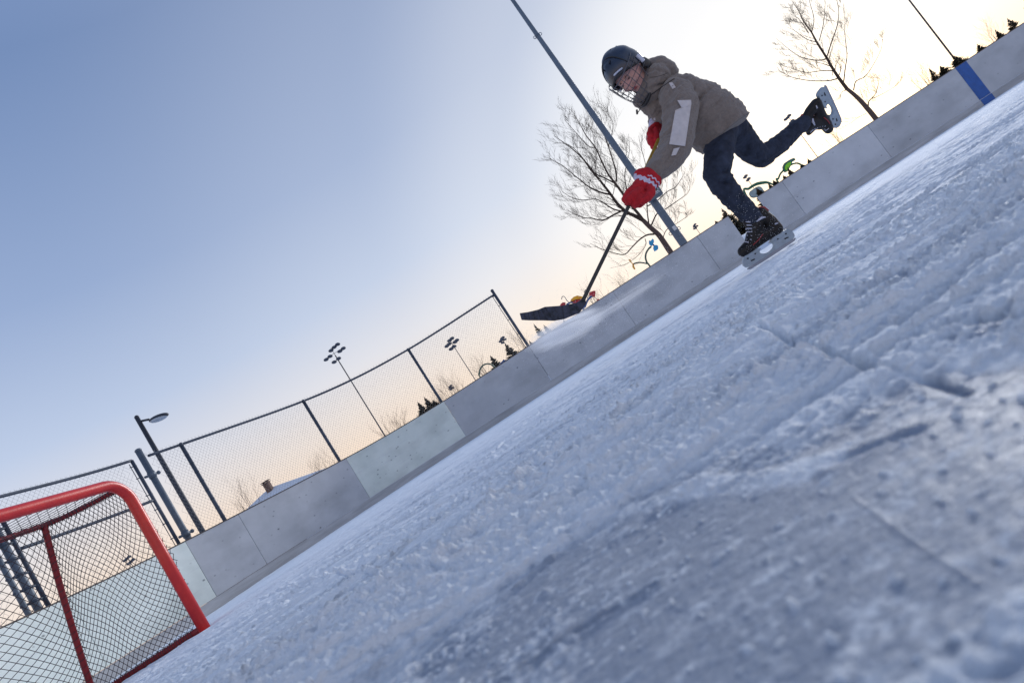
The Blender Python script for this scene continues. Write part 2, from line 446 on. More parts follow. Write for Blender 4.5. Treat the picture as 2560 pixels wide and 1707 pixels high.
for z in (1.25,1.42,1.6,1.8,2.0,2.2,2.4):
    mb = MB(); mb.tube([fpt(sF['big2']-.17, z), fpt(sF['big2']+.12, z)], .017, 6); mb.tube([fpt(sF['big2'], z-.015), fpt(sF['big2'], z+.015)], .052, 12); mb.build('strap', M['post'], gp2)
fl = empty('chain_link_fence', fpt(sF['big2']-2, 0), 'chain link fence with a middle rail, beyond the strapped posts behind the goal', 'fence')
mb = MB(); chain_mesh(mb, 1.0, sF['big2']-.16, HB-.05, FH); mb.build('wire_mesh', M['wire'], fl)
mb = MB(); mb.tube([fpt(1.0+(sF['big2']-1.16)*i/40, FH-.03) for i in range(41)], .022, 8); mb.build('top_rail', M['post'], fl)
mb = MB(); mb.tube([fpt(1.0+(sF['big2']-1.16)*i/40, 1.9) for i in range(41)], .020, 8); mb.build('middle_rail', M['post'], fl)
for q in (2.4, 4.8):
    mb = MB(); mb.tube([fpt(sF['big2']-q, .3), fpt(sF['big2']-q, FH)], .03, 10); mb.build('fence_post', M['post'], fl)

# ------------------------------------------------------------------ ice surface
def build_ice():
    A0, A1 = np.radians(-43), np.radians(47)
    dense = np.linspace(A0, A1, 1250)
    coarse = np.linspace(A1, 2*np.pi+A0, 90)[1:-1]
    th = np.concatenate([dense, coarse])
    r = np.concatenate([np.linspace(.02,.1,12)[:-1], .10*(16/.10)**(np.arange(1150)/1149), np.geomspace(16.3, 60, 50)])
    nr = len(r)
    R, T = np.meshgrid(r, th, indexing='ij')
    X = R*np.sin(T); Y = R*np.cos(T)
    rowsp = R*.0044
    def oct_(wl, ang=0.0, ratio=1.0, seed=0, billow=False):
        c, s_ = math.cos(ang), math.sin(ang)
        u = (X*c+Y*s_)/(wl*ratio); v = (-X*s_+Y*c)/wl
        n = perlin(u+seed*17.3, v+seed*9.1, seed)
        if billow: n = 0.42-np.abs(n)*1.7
        fade = np.clip((wl/rowsp-1.2)/1.6, 0, 1)
        return n*fade
    # how much snow lies on the ice (1 snow, 0 bare)
    cover = 1.22 + .35*oct_(.9, .15, 2.2, 1) + .40*oct_(.25, .1, 2.0, 2) + .75*oct_(.075, .1, 2.6, 12) + .75*oct_(.028, .1, 1.6, 30) + .6*oct_(.011, .1, 1.3, 31) + .4*oct_(.005, .1, 1.0, 32)
    blobs = [((1290,1560),.10,.05),((1420,1450),.10,.05),((1640,1420),.07,.04),((1800,1330),.08,.045),((2000,1290),.08,.04),((2230,1210),.09,.04),((2480,1140),.12,.05),
             ((1900,1430),.05,.03),((2150,1370),.06,.03),((2400,1300),.07,.03),((2200,1085),.10,.018),((1650,1580),.04,.02)]
    for (px, py), a, b in blobs:
        g = G(px, py); ca, sa = math.cos(.12), math.sin(.12)
        du = (X-g.x)*ca+(Y-g.y)*sa; dv = -(X-g.x)*sa+(Y-g.y)*ca
        cover -= .55*np.exp(-((du/(a*1.35))**2+(dv/(b*1.4))**2))
    cover = np.where(R > 4, np.maximum(cover, .75), cover)
    cov = np.clip(cover*.80+.10, 0, 1); sn = cov*cov*(3-2*cov)
    lump = (3.0*oct_(.040, 0, 1.6, 3, True) + 7.5*oct_(.021, .15, 1.3, 4, True) + 6.5*oct_(.0115, 0, 1.15, 5, True) + 3.4*oct_(.0065, 0, 1, 6, True) + 1.4*oct_(.0034, 0, 1, 33))*.001
    streak = 1.25*(5.0*oct_(.05, .16, 9, 7) + 3.6*oct_(.022, -.07, 9, 8) + 2.0*oct_(.012, .32, 10, 9) + 9*oct_(.12, .12, 7, 10) + 6*oct_(.07, -.05, 8, 40) + 2.2*oct_(.03, .55, 8, 14))*.001
    big = 5.0*oct_(.5, .2, 2.2, 11)*.001
    mask2 = np.clip(.70+1.5*oct_(.3, .1, 2.5, 13), .2, 1.3)
    lump = lump*np.clip(R/.50, .50, 1); streak = streak*np.clip(R/.35, .5, 1)*1.25
    Z = sn*(.002 + lump*mask2*1.05 + streak) + big + (1-sn)*(.8*oct_(.02, .2, 6, 15)+.5*oct_(.010,0,1.4,16)+.45*oct_(.0055,0,1,17))*.001
    spk = np.clip(.16+.9*oct_(.012,.1,1.8,16)+.8*oct_(.0055,0,1.1,17)+.6*oct_(.0028,0,1,18)+.5*oct_(.04,.1,2.0,19), 0, 1); sn = np.maximum(sn, spk*.8)
    # loose crumbs on bare ice
    cr = np.clip(perlin(X/.0065+5, Y/.0065+7, 20)-.36, 0, 1)*np.clip((.0065/rowsp-1.2)/1.5, 0, 1)
    Z += (1-sn)*cr*.010; sn = np.clip(sn+(cr > .02)*.8*(1-sn), 0, 1)
    # skate cuts: long thin straight or slightly bent scratches in every direction, mostly along the boards
    rg = np.random.default_rng(41); cut = np.zeros(X.shape); edge = np.zeros(X.shape)
    for q in range(170):
        a = rg.normal(.10, .22) if q % 4 else rg.uniform(-1.2, 1.4)
        px_, py_ = rg.uniform(-3, 5), .25+rg.gamma(1.6, 1.2); bend = rg.normal(0, .05)
        ca, sa = math.cos(a), math.sin(a)
        u = (X-px_)*ca+(Y-py_)*sa; v = -(X-px_)*sa+(Y-py_)*ca - bend*u*u
        Lh = rg.uniform(.4, 2.5); wd = rg.uniform(.0016, .0050); on = np.clip((Lh-np.abs(u))/.1, 0, 1)*np.clip((R-.35)/.15, 0, 1)
        wd2 = np.maximum(wd, R*.0022)
        cut = np.maximum(cut, rg.uniform(.5, 1)*on*np.exp(-(v/wd2)**2)*np.clip(wd/wd2*1.6, 0, 1))
        edge = np.maximum(edge, on*np.exp(-((v-2.3*wd2)/(1.4*wd2))**2)*np.clip(wd/wd2*1.6, 0, 1))
    Z += np.clip(R/.5, .35, 1)*(-.0085*cut + .0065*edge*(.4+1.4*np.abs(perlin(X/.014, Y/.014, 44))))
    sn = sn*(1-.35*cut); sn = np.clip(sn+.25*edge, 0, 1)
    def seg_dist(pts):
        dm = np.full(X.shape, 1e9); side = np.zeros(X.shape)
        for a, b in zip(pts[:-1], pts[1:]):
            dx, dy = b[0]-a[0], b[1]-a[1]; L2 = dx*dx+dy*dy
            t = np.clip(((X-a[0])*dx+(Y-a[1])*dy)/L2, 0, 1)
            ex, ey = X-(a[0]+t*dx), Y-(a[1]+t*dy); d = np.hypot(ex, ey)
            s_ = np.sign(ex*dy-ey*dx); m = d < dm
            dm = np.where(m, d, dm); side = np.where(m, s_, side)
        return dm, side
    def groove(pxs, w, depth, berm=.6, ice=0.0):
        nonlocal Z, sn
        pts = [tuple(G(*p)[:2]) for p in pxs]
        d, sd = seg_dist(pts)
        wob = 1+.5*perlin(X/.03, Y/.03, 21)
        Z -= depth*np.exp(-(d/(w*wob))**2)
        Z += depth*berm*np.exp(-((d-2.6*w)/(1.5*w))**2)*(.6+.8*np.abs(perlin(X/.012, Y/.012, 22)))
        if ice: sn = sn*(1-ice*np.exp(-(d/(w*1.6))**2))
    groove([(1270,1705),(1380,1625),(1480,1560),(1560,1509),(1640,1460)], .0012, .0025, .6, .4)
    groove([(2100,1150),(2180,1115),(2250,1090),(2300,1072)], .003, .0015, .7, .6)
    groove([(1700,1015),(1850,965),(1960,930),(2040,915)], .004, .004, .7)
    groove([(1560,1090),(1700,1012),(1780,985)], .004, .004, .7)
    groove([(1330,1190),(1480,1100),(1560,1060)], .005, .005, .9)
    groove([(2130,1240),(2240,1320),(2330,1380),(2440,1450)], .0010, -.0005, 0)
    def ridge(pxs, w, hgt):
        nonlocal Z, sn
        pts = [tuple(G(*p)[:2]) for p in pxs]
        d, sd = seg_dist(pts); e = np.exp(-(d/w)**2)
        Z += hgt*e*(.45+1.6*np.abs(perlin(X/.018, Y/.018, 24))+.9*np.abs(perlin(X/.008, Y/.008, 25))); sn = np.maximum(sn, np.clip(e*1.5, 0, 1))
    ridge([(816,1654),(920,1570),(1010,1500),(1131,1400)], .018, .006)
    ridge([(1131,1400),(1230,1290),(1330,1180),(1440,1100),(1560,1040)], .016, .009)
    ridge([(1340,1200),(1500,1120),(1700,1030),(1900,960),(2060,905)], .010, .006)
    ridge([(1650,980),(1800,900),(2000,800),(2200,700)], .014, .007)
    ridge([(1500,1300),(1700,1235),(1900,1200),(2050,1160)], .012, .0022)
    ridge([(2300,930),(2400,900),(2560,880)], .015, .002)
    ridge([(2380,520),(2450,480),(2560,440)], .05, .010)
    ridge([(1800,800),(1960,700),(2100,600)], .04, .006)
    groove([(1900,826),(1990,862),(2078,892),(2180,920)], .0034, .0075, .30)
    groove([(2180,920),(2300,950),(2420,985)], .0022, .0028, .25)
    groove([(2136,908),(2200,880),(2281,852),(2400,822),(2520,800)], .0045, .0085, .35)
    groove([(1560,1100),(1700,1025),(1850,955),(1980,915)], .0035, .006, .35)
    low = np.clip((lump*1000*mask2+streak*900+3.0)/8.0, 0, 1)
    sn = np.where(sn > .3, np.clip(sn*(.58+.70*low), 0, 1), sn)  # thin snow shows darker ice in troughs, also painting in their shade
    # small crest where the scraped snow meets the boards
    Z = np.where(R < .16, np.minimum(Z, .006), Z)
    nt_ = len(th)
    co = np.stack([X, Y, Z], -1).reshape(-1, 3)
    me = bpy.data.meshes.new('ice')
    nv = nr*nt_
    me.vertices.add(nv+1)
    allco = np.concatenate([co, [[0, 0, 0]]]).astype(np.float32)
    me.vertices.foreach_set('co', allco.ravel())
    i = np.arange(nr-1)[:, None]; j = np.arange(nt_)[None, :]; j2 = (j+1) % nt_
    quads = np.stack([i*nt_+j, (i+1)*nt_+j, (i+1)*nt_+j2, i*nt_+j2], -1).reshape(-1, 4)
    quads = quads[:, ::-1]
    jj = np.arange(nt_); tris = np.stack([np.full(nt_, nv), jj, (jj+1) % nt_], -1)[:, ::-1]
    nl = quads.size+tris.size
    me.loops.add(nl); me.loops.foreach_set('vertex_index', np.concatenate([quads.ravel(), tris.ravel()]).astype(np.int32))
    nq = len(quads); npol = nq+len(tris)
    me.polygons.add(npol)
    ls = np.concatenate([np.arange(nq)*4, nq*4+np.arange(len(tris))*3]).astype(np.int32)
    me.polygons.foreach_set('loop_start', ls)
    me.polygons.foreach_set('use_smooth', np.ones(npol, bool))
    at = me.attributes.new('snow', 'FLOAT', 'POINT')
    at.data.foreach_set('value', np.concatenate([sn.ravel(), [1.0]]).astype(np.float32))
    me.materials.append(M['ice']); me.update(calc_edges=True); me.validate()
    o = bpy.data.objects.new('ice', me); COL.objects.link(o); tag(o, kind='structure')
    if me.polygons[0].normal.z < 0: me.flip_normals()
build_ice()

mb = MB(); n = 72; R_ = 1500
vs = [(0,0,-.09)] + [(R_*math.cos(2*math.pi*k/n), R_*math.sin(2*math.pi*k/n), -.09) for k in range(n)]
mb.add(vs, [(0, 1+k, 1+(k+1) % n) for k in range(n)])
tag(mb.build('ground', M['ground']), kind='structure')
# snow bank outside the gap
mb = MB()
nx, ny = 60, 14; vs = []
for a in range(nx+1):
    for b in range(ny+1):
        x = -8+40*a/nx; v = b/ny; y = 17.2+5*v
        h = (math.sin(math.pi*v)**.7)*(.82+.12*mnoise.noise(Vector((x*.5, y*.6, 2))))
        vs.append((x, y, h-.1))
mb.add(vs, [(a*(ny+1)+b, (a+1)*(ny+1)+b, (a+1)*(ny+1)+b+1, a*(ny+1)+b+1) for a in range(nx) for b in range(ny)])
tag(mb.build('snow_bank', M['ground']), kind='structure')

# ------------------------------------------------------------------ red goal
g_o = Vector((-2.36, 3.51, 0)); ga = Vector((-.13,-.9915,0)).normalized(); gb = Vector((-.9915,.13,0)).normalized()
GH = .985; GW = 1.75
def gpnt(a, b, z): return g_o + ga*a + gb*b + Vector((0,0,z))
goal = empty('hockey_goal', g_o, 'red tubular hockey goal with a sagging dark net', 'hockey goal')
def arc(c, r, a0, a1, n=7): return [(c[0]+r*math.cos(a0+(a1-a0)*i/n), c[1]+r*math.sin(a0+(a1-a0)*i/n)) for i in range(n+1)]
pts = [gpnt(0,0,-.01), gpnt(0,0,.5)] + [gpnt(a,0,z) for a, z in [(.13-.13*math.cos(t), GH-.13+.13*math.sin(t)) for t in [k*math.pi/16 for k in range(9)]]]
pts += [gpnt(a,0,z) for a, z in [(GW-.13+.13*math.sin(t), GH-.13+.13*math.cos(t)) for t in [k*math.pi/16 for k in range(9)]]] + [gpnt(GW,0,.5), gpnt(GW,0,-.01)]
mb = MB(); mb.tube(pts, .032, 20); mb.build('goal_posts_and_crossbar', M['red'], goal)
def topc(t):     # t 0..1 round the top frame
    q = catmull([(0.02,0.0,GH-.03),(.02,.2,GH-.01),(.12,.36,GH),(.35,.40,GH),(GW/2,.41,GH),(GW-.35,.40,GH),(GW-.12,.36,GH),(GW-.02,.2,GH-.01),(GW-.02,0.0,GH-.03)], 10)
    return q
def basec(t):
    return catmull([(0,0,.02),(0,.35,.02),(.06,.62,.02),(.3,.78,.02),(GW/2,.80,.02),(GW-.3,.78,.02),(GW-.06,.62,.02),(GW,.35,.02),(GW,0,.02)], 10)
TC = [gpnt(*p) for p in topc(0)]; BC = [gpnt(*p) for p in basec(0)]
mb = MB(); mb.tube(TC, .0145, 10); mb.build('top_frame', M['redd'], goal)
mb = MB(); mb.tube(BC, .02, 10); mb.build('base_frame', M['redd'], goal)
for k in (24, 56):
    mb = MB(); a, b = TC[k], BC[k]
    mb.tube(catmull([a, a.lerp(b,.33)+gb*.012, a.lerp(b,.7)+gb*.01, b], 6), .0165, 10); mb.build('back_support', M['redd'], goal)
def netpt(u, v):          # u 0..1 along the frame, v 0 top .. 1 base
    t = u*(len(TC)-1); k = min(int(t), len(TC)-2); w = t-k
    a = TC[k].lerp(TC[k+1], w); b = BC[k].lerp(BC[k+1], w)
    p = a.lerp(b, v)
    sag = math.sin(math.pi*v)
    out = (b-Vector((*gpnt(GW/2,.2,0)[:2], b.z))); out.z = 0; out.normalize()
    p += out*(.035*sag*math.sin(u*17+v*2.2)+.02*sag*math.sin(u*41+1.3)*math.sin(v*5)) + out*.03*sag
    p.z -= .035*sag*(math.sin(u*23)+.4)
    return p
mb = MB()
Lu = sum((BC[i+1]-BC[i]).length for i in range(len(BC)-1)); Hn = 1.05; cell = .047
nu = int(Lu/cell)
for sgn in (1, -1):
    for k in range(-int(Hn/cell)-2, nu+2):
        pts = []
        for i in range(41):
            v = i/40; u = (k*cell + (v if sgn > 0 else 1-v)*Hn)/Lu
            if 0 <= u <= 1: pts.append(netpt(u, v))
        if len(pts) > 1: mb.tube(pts, .0017, 4, cap=False)
# top panel of net
for k in range(0, int(GW/.055)):
    for sgn in (1, -1):
        pts = []
        for i in range(9):
            b_ = i/8*.40; a_ = k*.055+sgn*b_*.9
            if .0 <= a_ <= GW: pts.append(gpnt(a_, b_, GH-.012-.018*math.sin(math.pi*i/8)))
        if len(pts) > 1: mb.tube(pts, .0017, 4, cap=False)
mb.build('net', M['net'], goal)
mb = MB()
def lacing(mb, A, B, R_, n_):
    A, B = Vector(A), Vector(B); d = (B-A).normalized(); x = d.orthogonal().normalized(); y = d.cross(x)
    mb.tube([A.lerp(B, i/(n_*10)) + (x*math.cos(2*math.pi*i/10)+y*math.sin(2*math.pi*i/10))*R_ for i in range(n_*10+1)], .0017, 4, cap=False)
lacing(mb, gpnt(0,.028,.06), gpnt(0,.028,GH-.15), .012, 22)
lacing(mb, gpnt(.15,.026,GH-.008), gpnt(GW-.15,.026,GH-.008), .012, 34)
lacing(mb, TC[24]+Vector((0,0,-.02)), BC[24]+Vector((0,0,.02)), .021, 24)
for i in range(2, 40): lacing(mb, BC[i], BC[i+1], .0255, 2)
for i in range(0, 40): lacing(mb, TC[i], TC[i+1], .019, 1)
mb.build('lacing', M['net'], goal)

# ------------------------------------------------------------------ street lamp and tall light pole
lz = 16.0
lt = P(341.8,1043,lz); lb = Vector((lt.x, lz, 0))
lamp = empty('street_lamp', lb, 'slim dark lamp post with one oval head showing above the curved fence', 'street lamp')
mb = MB(); mb.tube([lb, lb.lerp(lt,.5), lt], [.085,.072,.058], 12); mb.ico(lt, .062); mb.build('pole', M['dark'], lamp)
a0 = P(354,1052,lz); a1 = P(373,1048,lz)
mb = MB(); mb.tube([a0, a1], .03, 8); mb.build('arm', M['dark'], lamp)
hc = P(397,1043.5,lz); hd = (P(420,1033,lz)-P(373,1053,lz)); hl = hd.length/2; hd.normalize()
hy = Vector((0,1,0)); hz_ = hd.cross(hy); hz_ = hz_ if hz_.z > 0 else -hz_
HM = Matrix((hd, hy, hz_)).transposed()
mb = MB(); mb.ico(hc, (hl, .16, .085), HM, 2); mb.build('lamp_head', M['dark'], lamp)
mb = MB(); mb.ico(hc-hz_*.035-hy*.02, (hl*.86, .15, .07), HM, 2); mb.build('lamp_lens', M['lens'], lamp)

pz = 16.0
pb = P(1708,608,pz); pb = Vector((pb.x, pz, 0))
ptop = P(1281,0,pz); slope = (ptop.x - pb.x)
lp = empty('light_pole', pb, 'very tall tapering grey-blue light pole with a box strapped to it', 'light pole')
pa = P(1708,608,pz); pt = P(1281,0,pz); dirp = (pt-pa).normalized()
p_lo = pa - dirp*((pa.z)/dirp.z); p_hi = pa + dirp*10.6
mb = MB(); mb.tube([p_lo, pa, pt, p_hi], [.125,.113,.052,.044], 14); mb.build('pole', M['pole'], lp)
def onpole(px, py):
    q = P(px, py, pz); t = (q-pa).dot(dirp); return pa+dirp*t
for (x, y) in ((1347,88),(1695,572)):
    c = onpole(x, y); r = .085 if y < 300 else .13
    side = dirp.cross(Vector((0,1,0))).normalized()
    mb = MB()
    for sg in (1,-1):
        cc = c+side*sg*(r)
        mb.tube([cc+(side*math.cos(a)+dirp*math.sin(a))*.042 for a in [k*math.pi/6 for k in range(13)]], .009, 6)
    mb.tube([c-dirp*.02, c+dirp*.02], r*.86, 14)
    mb.build('eye_bolt_collar', M['pole'], lp)
bc = onpole(1622,478)+Vector((0,-.2,0)); side = Vector((1,0,0)); upv = Vector((0,0,1))
bc = P(1631,482,15.78)
mb = MB(); mb.box(bc, (.40,.16,.36)); jb = mb.build('junction_box', M['galv'], lp, smooth=False)
mb = MB(); mb.box(bc+Vector((0,-.083,.03)), (.31,.006,.25)); mb.box(bc+Vector((0,-.088,.06)), (.27,.006,.15), mi=1); mb.build('face_plate', [M['wht'], M['black']], jb, smooth=False)
tcu = bpy.data.curves.new('lettering', 'FONT'); tcu.body = 'LUSCO'; tcu.size = .098; tcu.extrude = .002; tcu.align_x = 'CENTER'; tcu.align_y = 'CENTER'
to = bpy.data.objects.new('lettering', tcu); COL.objects.link(to); 
dgt = bpy.context.evaluated_depsgraph_get(); tme = bpy.data.meshes.new_from_object(to.evaluated_get(dgt)); bpy.data.objects.remove(to)
tme.materials.clear(); tme.materials.append(M['black']); to = bpy.data.objects.new('lettering', tme); COL.objects.link(to)
to.parent = jb; to.location = bc+Vector((0,-.09,-.055)) - parent_world(jb); to.rotation_euler = (math.radians(90),0,0)
for q in (-.1, .1):
    mb = MB(); mb.tube([onpole(1622,478)+dirp*(q-.01), onpole(1622,478)+dirp*(q+.01)], .125, 12); mb.build('clamp', M['pole'], lp)
mb = MB(); c = onpole(1684,573); mb.box(c+Vector((0,-.125,0)), (.09,.006,.12)); mb.build('sticker', M['wht'], lp, smooth=False)
mb = MB()
mb.tube([p_hi-Vector((.9,0,0)), p_hi+Vector((.9,0,0))], .05, 8)
for q in (-.8,-.3,.3,.8): mb.ico(p_hi+Vector((q,-.2,-.1)), (.2,.24,.14), None, 2)
mb.build('floodlight_bar', M['dark'], lp)

# ------------------------------------------------------------------ distant floodlight masts
def mast(hx, hy, Z, rpx, heads, scale, label, extend=0):
    scale *= 1.4 if rpx > 1 else 1.1
    rpx = max(rpx, .75)
    h = P(hx, hy, Z); base = Vector((h.x, Z, -.05)); px = Z/F
    t = empty('floodlight_mast', base, label, 'floodlight mast', 'floodlight masts around the park')
    top = h+Vector((0,0,extend))
    mb = MB(); mb.tube([base, top], [rpx*px*1.2, rpx*px*.8], 8); mb.build('pole', M['dark'], t)
    rows = sorted({r for _, r in heads})
    for r in rows:
        mb = MB()
        xs_ = [a for a, q in heads if q == r]
        mb.tube([top+Vector((min(xs_)-.2, 0, r))*px*scale, top+Vector((max(xs_)+.2, 0, r))*px*scale], .5*px, 5)
        mb.build('crossarm', M['dark'], t)
        mb = MB(); mb.tube([top, top+Vector((0,0,r))*px*scale], .6*px, 5); mb.build('bracket', M['dark'], t)
    for a, r in heads:
        c = top+Vector((a,0,r-1.5))*px*scale
        mb = MB(); Mx = Matrix.Rotation(.22+random.uniform(-.1,.1), 3, 'Y')
        mb.ico(c, (5.2*px*scale, 4.0*px*scale, 3.1*px*scale), Mx, 1)
        mb.tube([c+Vector((0,0,1.0))*px*scale, c+Vector((1.5,0,2.8))*px*scale], [1.6*px*scale,.7*px*scale], 6)
        mb.build('floodlight', M['post'], t)
full = [(-13,8),(-4,11),(5,11),(-17,0),(-8,0),(8,0),(16,1),(-8,-9),(1,-9)]
mast(838,888,106,1.7,[(-2,13),(6,15),(14,16),(-18,4),(-9,5),(11,3),(19,4),(-8,-8),(2,-7)],1.0,'tallest floodlight mast rising above the fence rail, nine lamps')
mast(1131,860,175,1.1,[(-1,10),(5,11),(-11,4),(-5,5),(6,2),(11,3),(-7,-5),(0,-4)],.95,'floodlight mast behind the fence panel next to the end post')
mast(1257,850,240,.9,[(0,6),(4,7),(-7,2),(-3,3),(5,0),(-4,-4)],.9,'floodlight mast just above the taller conifer behind the fence')
mast(1127,967,300,.7,[(-3,4),(3,5),(-5,-1),(1,-1),(5,-5),(-4,-6)],.7,'small distant floodlight mast among bare twigs behind the fence')
mast(1737,566,290,.55,[(-6,-5),(-3,1),(0,5),(5,7),(-1,-6),(3,-1),(7,-2)],.65,'small distant floodlight mast right of the tall light pole')
mast(1867,446,235,.55,[(-3,6),(2,8),(-1,-4),(4,-2)],.9,'twin-bar floodlight mast between the skater legs above the green arch')
mast(1975,299,168,.9,[(-8,7),(-2,8),(4,10),(-3,-6),(3,-4)],1.0,'floodlight mast whose lamps show just left of the raised skate boot')
mast(2280,10,80,2.0,[(-14,8),(0,9),(14,10)],1.3,'tall thin floodlight mast at the top right edge, lamps out of frame',extend=9)
mast(323,1399,185,1.0,[(-10,6),(-3,7),(4,8),(-6,-5),(1,-4),(8,-3)],1.0,'floodlight mast seen low through the goal net')

# ------------------------------------------------------------------ trees
class Tree:
    def __init__(s, seed): s.mb = MB(); s.r = random.Random(seed)
    def twig(s, p, d, L, r, depth, up=.25):
        R = s.r; n = 4 if depth > 0 else 3; pts = [p]; q = Vector(p); dd = Vector(d).normalized()
        for i in range(n):
            dd = (dd + Vector((R.gauss(0,.08), R.gauss(0,.08), R.gauss(0,.07)+up*.22))).normalized()
            q = q + dd*L/n; pts.append(Vector(q))
        rr = [r*.82*(1-.75*i/n) for i in range(n+1)]
        s.mb.tube(pts, rr, 4 if r > .012 else 3, cap=False)
        if depth > 0: s.sub(pts, rr, L, depth-1, up)
    def sub(s, pts, rr, L, depth, up, dens=1.0):
        R = s.r; k = max(2, int((4+R.random()*4)*dens))
        for j in range(k):
            t = .18+.8*(j+R.random()*.8)/k
            x = min(t, .99)*(len(pts)-1); i = min(int(x), len(pts)-2); p = pts[i].lerp(pts[i+1], x-i)
            ax = (pts[i+1]-pts[i]).normalized()
            o = ax.orthogonal().normalized(); o.rotate(Matrix.Rotation(R.uniform(0, 6.283), 3, ax))
            if o.z < -.4: o = -o
            dd = ax*.85 + o*R.uniform(.35,.75)
            s.twig(p, dd, L*R.uniform(.42,.70), max(.0045, (rr[i])*.55), depth, up)
    def limb(s, pxs, Z, r0, r1, depth=2, dens=1.6, dz=0.0, mul=.55, up=.25):
        n = len(pxs)
        pts = [P(x, y, Z + dz*(i/(n-1))) for i, (x, y) in enumerate(pxs)]
        pts = catmull(pts, 4); m = len(pts)
        rr = [r0+(r1-r0)*i/(m-1) for i in range(m)]
        s.mb.tube(pts, rr, 7, cap=False)
        if depth >= 0:
            L = sum((pts[i+1]-pts[i]).length for i in range(m-1))
            R = s.r; k = int(L*2.6*dens)+3
            for j in range(k):
                t = .15+.84*j/k; x = t*(m-1); i = min(int(x), m-2); p = pts[i].lerp(pts[i+1], x-i)
                ax = (pts[i+1]-pts[i]).normalized(); o = ax.orthogonal().normalized()
                o.rotate(Matrix.Rotation(R.uniform(0, 6.283), 3, ax))
                if o.z < -.5: o = -o
                s.twig(p, ax*.75+o*R.uniform(.5,1.0), mul*R.uniform(.7,1.3)*(1.15-t*.5), max(.006, rr[i]*.4), depth, up)
        return pts
TZ = 22.0
def q5(x, y): return (1360+x/4.355, 280+y/4.355)
def bare_tree(name_label, Z, trunkpx, r0, r1, limbs, seed, cat='tree', group=None, mul=.55):
    b = P(*trunkpx[0], Z)
    t = empty('bare_tree', (b.x, Z, 0), name_label, cat, group)
    mb = MB(); pts = catmull([Vector((b.x+(b.x-P(*trunkpx[1],Z).x)*.3, Z, -.1))]+[P(x, y, Z) for x, y in trunkpx], 4)
    mb.tube(pts, lerp_list([r0*1.15, r0, r1], len(pts)), 10, cap=False); mb.build('trunk', M['bark'], t)
    T = Tree(seed)
    for l in limbs: T.limb(*l[:1], Z, *l[1:], mul=mul)
    T.mb.build('branches', M['bark2'], t)
    return t
trunk = [q5(1380,1530), q5(1300,1410), q5(1240,1330), q5(1150,1250), q5(1080,1180)]
limbs = [
 ([q5(1080,1180), q5(985,1130), q5(900,1090), q5(800,1000), q5(720,890), q5(620,760), q5(510,630), q5(430,520), q5(340,430), q5(220,340), q5(110,260)], .075,.008,2,1.3,.6),
 ([q5(1080,1180), q5(1020,1100), q5(960,1030), q5(850,880), q5(770,770), q5(700,680), q5(620,520), q5(560,390), q5(460,260), q5(400,150), q5(330,30)], .06,.008,2,1.3,-.8),
 ([q5(1200,1330), q5(1120,1340), q5(1040,1390), q5(960,1470), q5(880,1550), q5(780,1540), q5(620,1490), q5(500,1430)], .035,.006,2,1.0,-.5),
 ([q5(840,1080), q5(740,1130), q5(640,1180), q5(530,1160), q5(430,1150), q5(330,1110), q5(240,1060)], .035,.006,2,1.5,.8),
 ([q5(870,1085), q5(760,1060), q5(660,1000), q5(560,950), q5(400,960), q5(280,920), q5(200,870)], .03,.006,2,1.2,-.7),
 ([q5(720,900), q5(600,870), q5(480,810), q5(400,745), q5(340,700), q5(220,600), q5(120,540), q5(40,500)], .035,.006,2,1.5,1.0),
 ([q5(760,770), q5(660,720), q5(560,670), q5(470,560), q5(330,400), q5(200,330)], .03,.006,2,1.2,1.2),
 ([q5(790,760), q5(780,640), q5(740,500), q5(700,380), q5(640,200), q5(620,60), q5(590,-10)], .03,.006,2,1.2,-1.0),
 ([q5(940,1010), q5(900,860), q5(880,700), q5(900,560), q5(930,420), q5(920,240)], .025,.005,2,1.0,1.2),
 ([q5(1140,1210), q5(1125,1090), q5(1120,960), q5(1110,780), q5(1110,600), q5(1060,400), q5(1030,260)], .025,.005,2,.8,-1.2),
 ([q5(1170,1230), q5(1230,1110), q5(1320,1060), q5(1450,970), q5(1550,900), q5(1590,840)], .028,.005,2,.9,.8),
 ([q5(1120,1030), q5(1240,960), q5(1340,870), q5(1430,820), q5(1500,720), q5(1530,650)], .024,.005,2,.9,-.6),
 ([q5(1290,1390), q5(1330,1290), q5(1420,1230), q5(1540,1150), q5(1610,1080)], .018,.004,2,.7,.6),
 ([q5(560,390), q5(480,370), q5(350,230), q5(270,140), q5(215,80)], .02,.005,2,1.2,.4),
 ([q5(700,380), q5(740,240), q5(750,120), q5(700,20), q5(690,-60)], .018,.005,2,1.0,-.4),
 ([q5(1100,1380), q5(1110,1440), q5(1060,1520), q5(980,1600), q5(880,1660), q5(720,1700)], .015,.004,1,.8,.3),
]
bare_tree('large bare tree with spreading crown behind the light pole', TZ, trunk, .095, .075, limbs, 11, mul=.80)
def q9(x, y): return (1940+x/4.9, y/4.9)
trunk2 = [q9(1225,1460), q9(1110,1320), q9(1000,1200), q9(870,1090)]
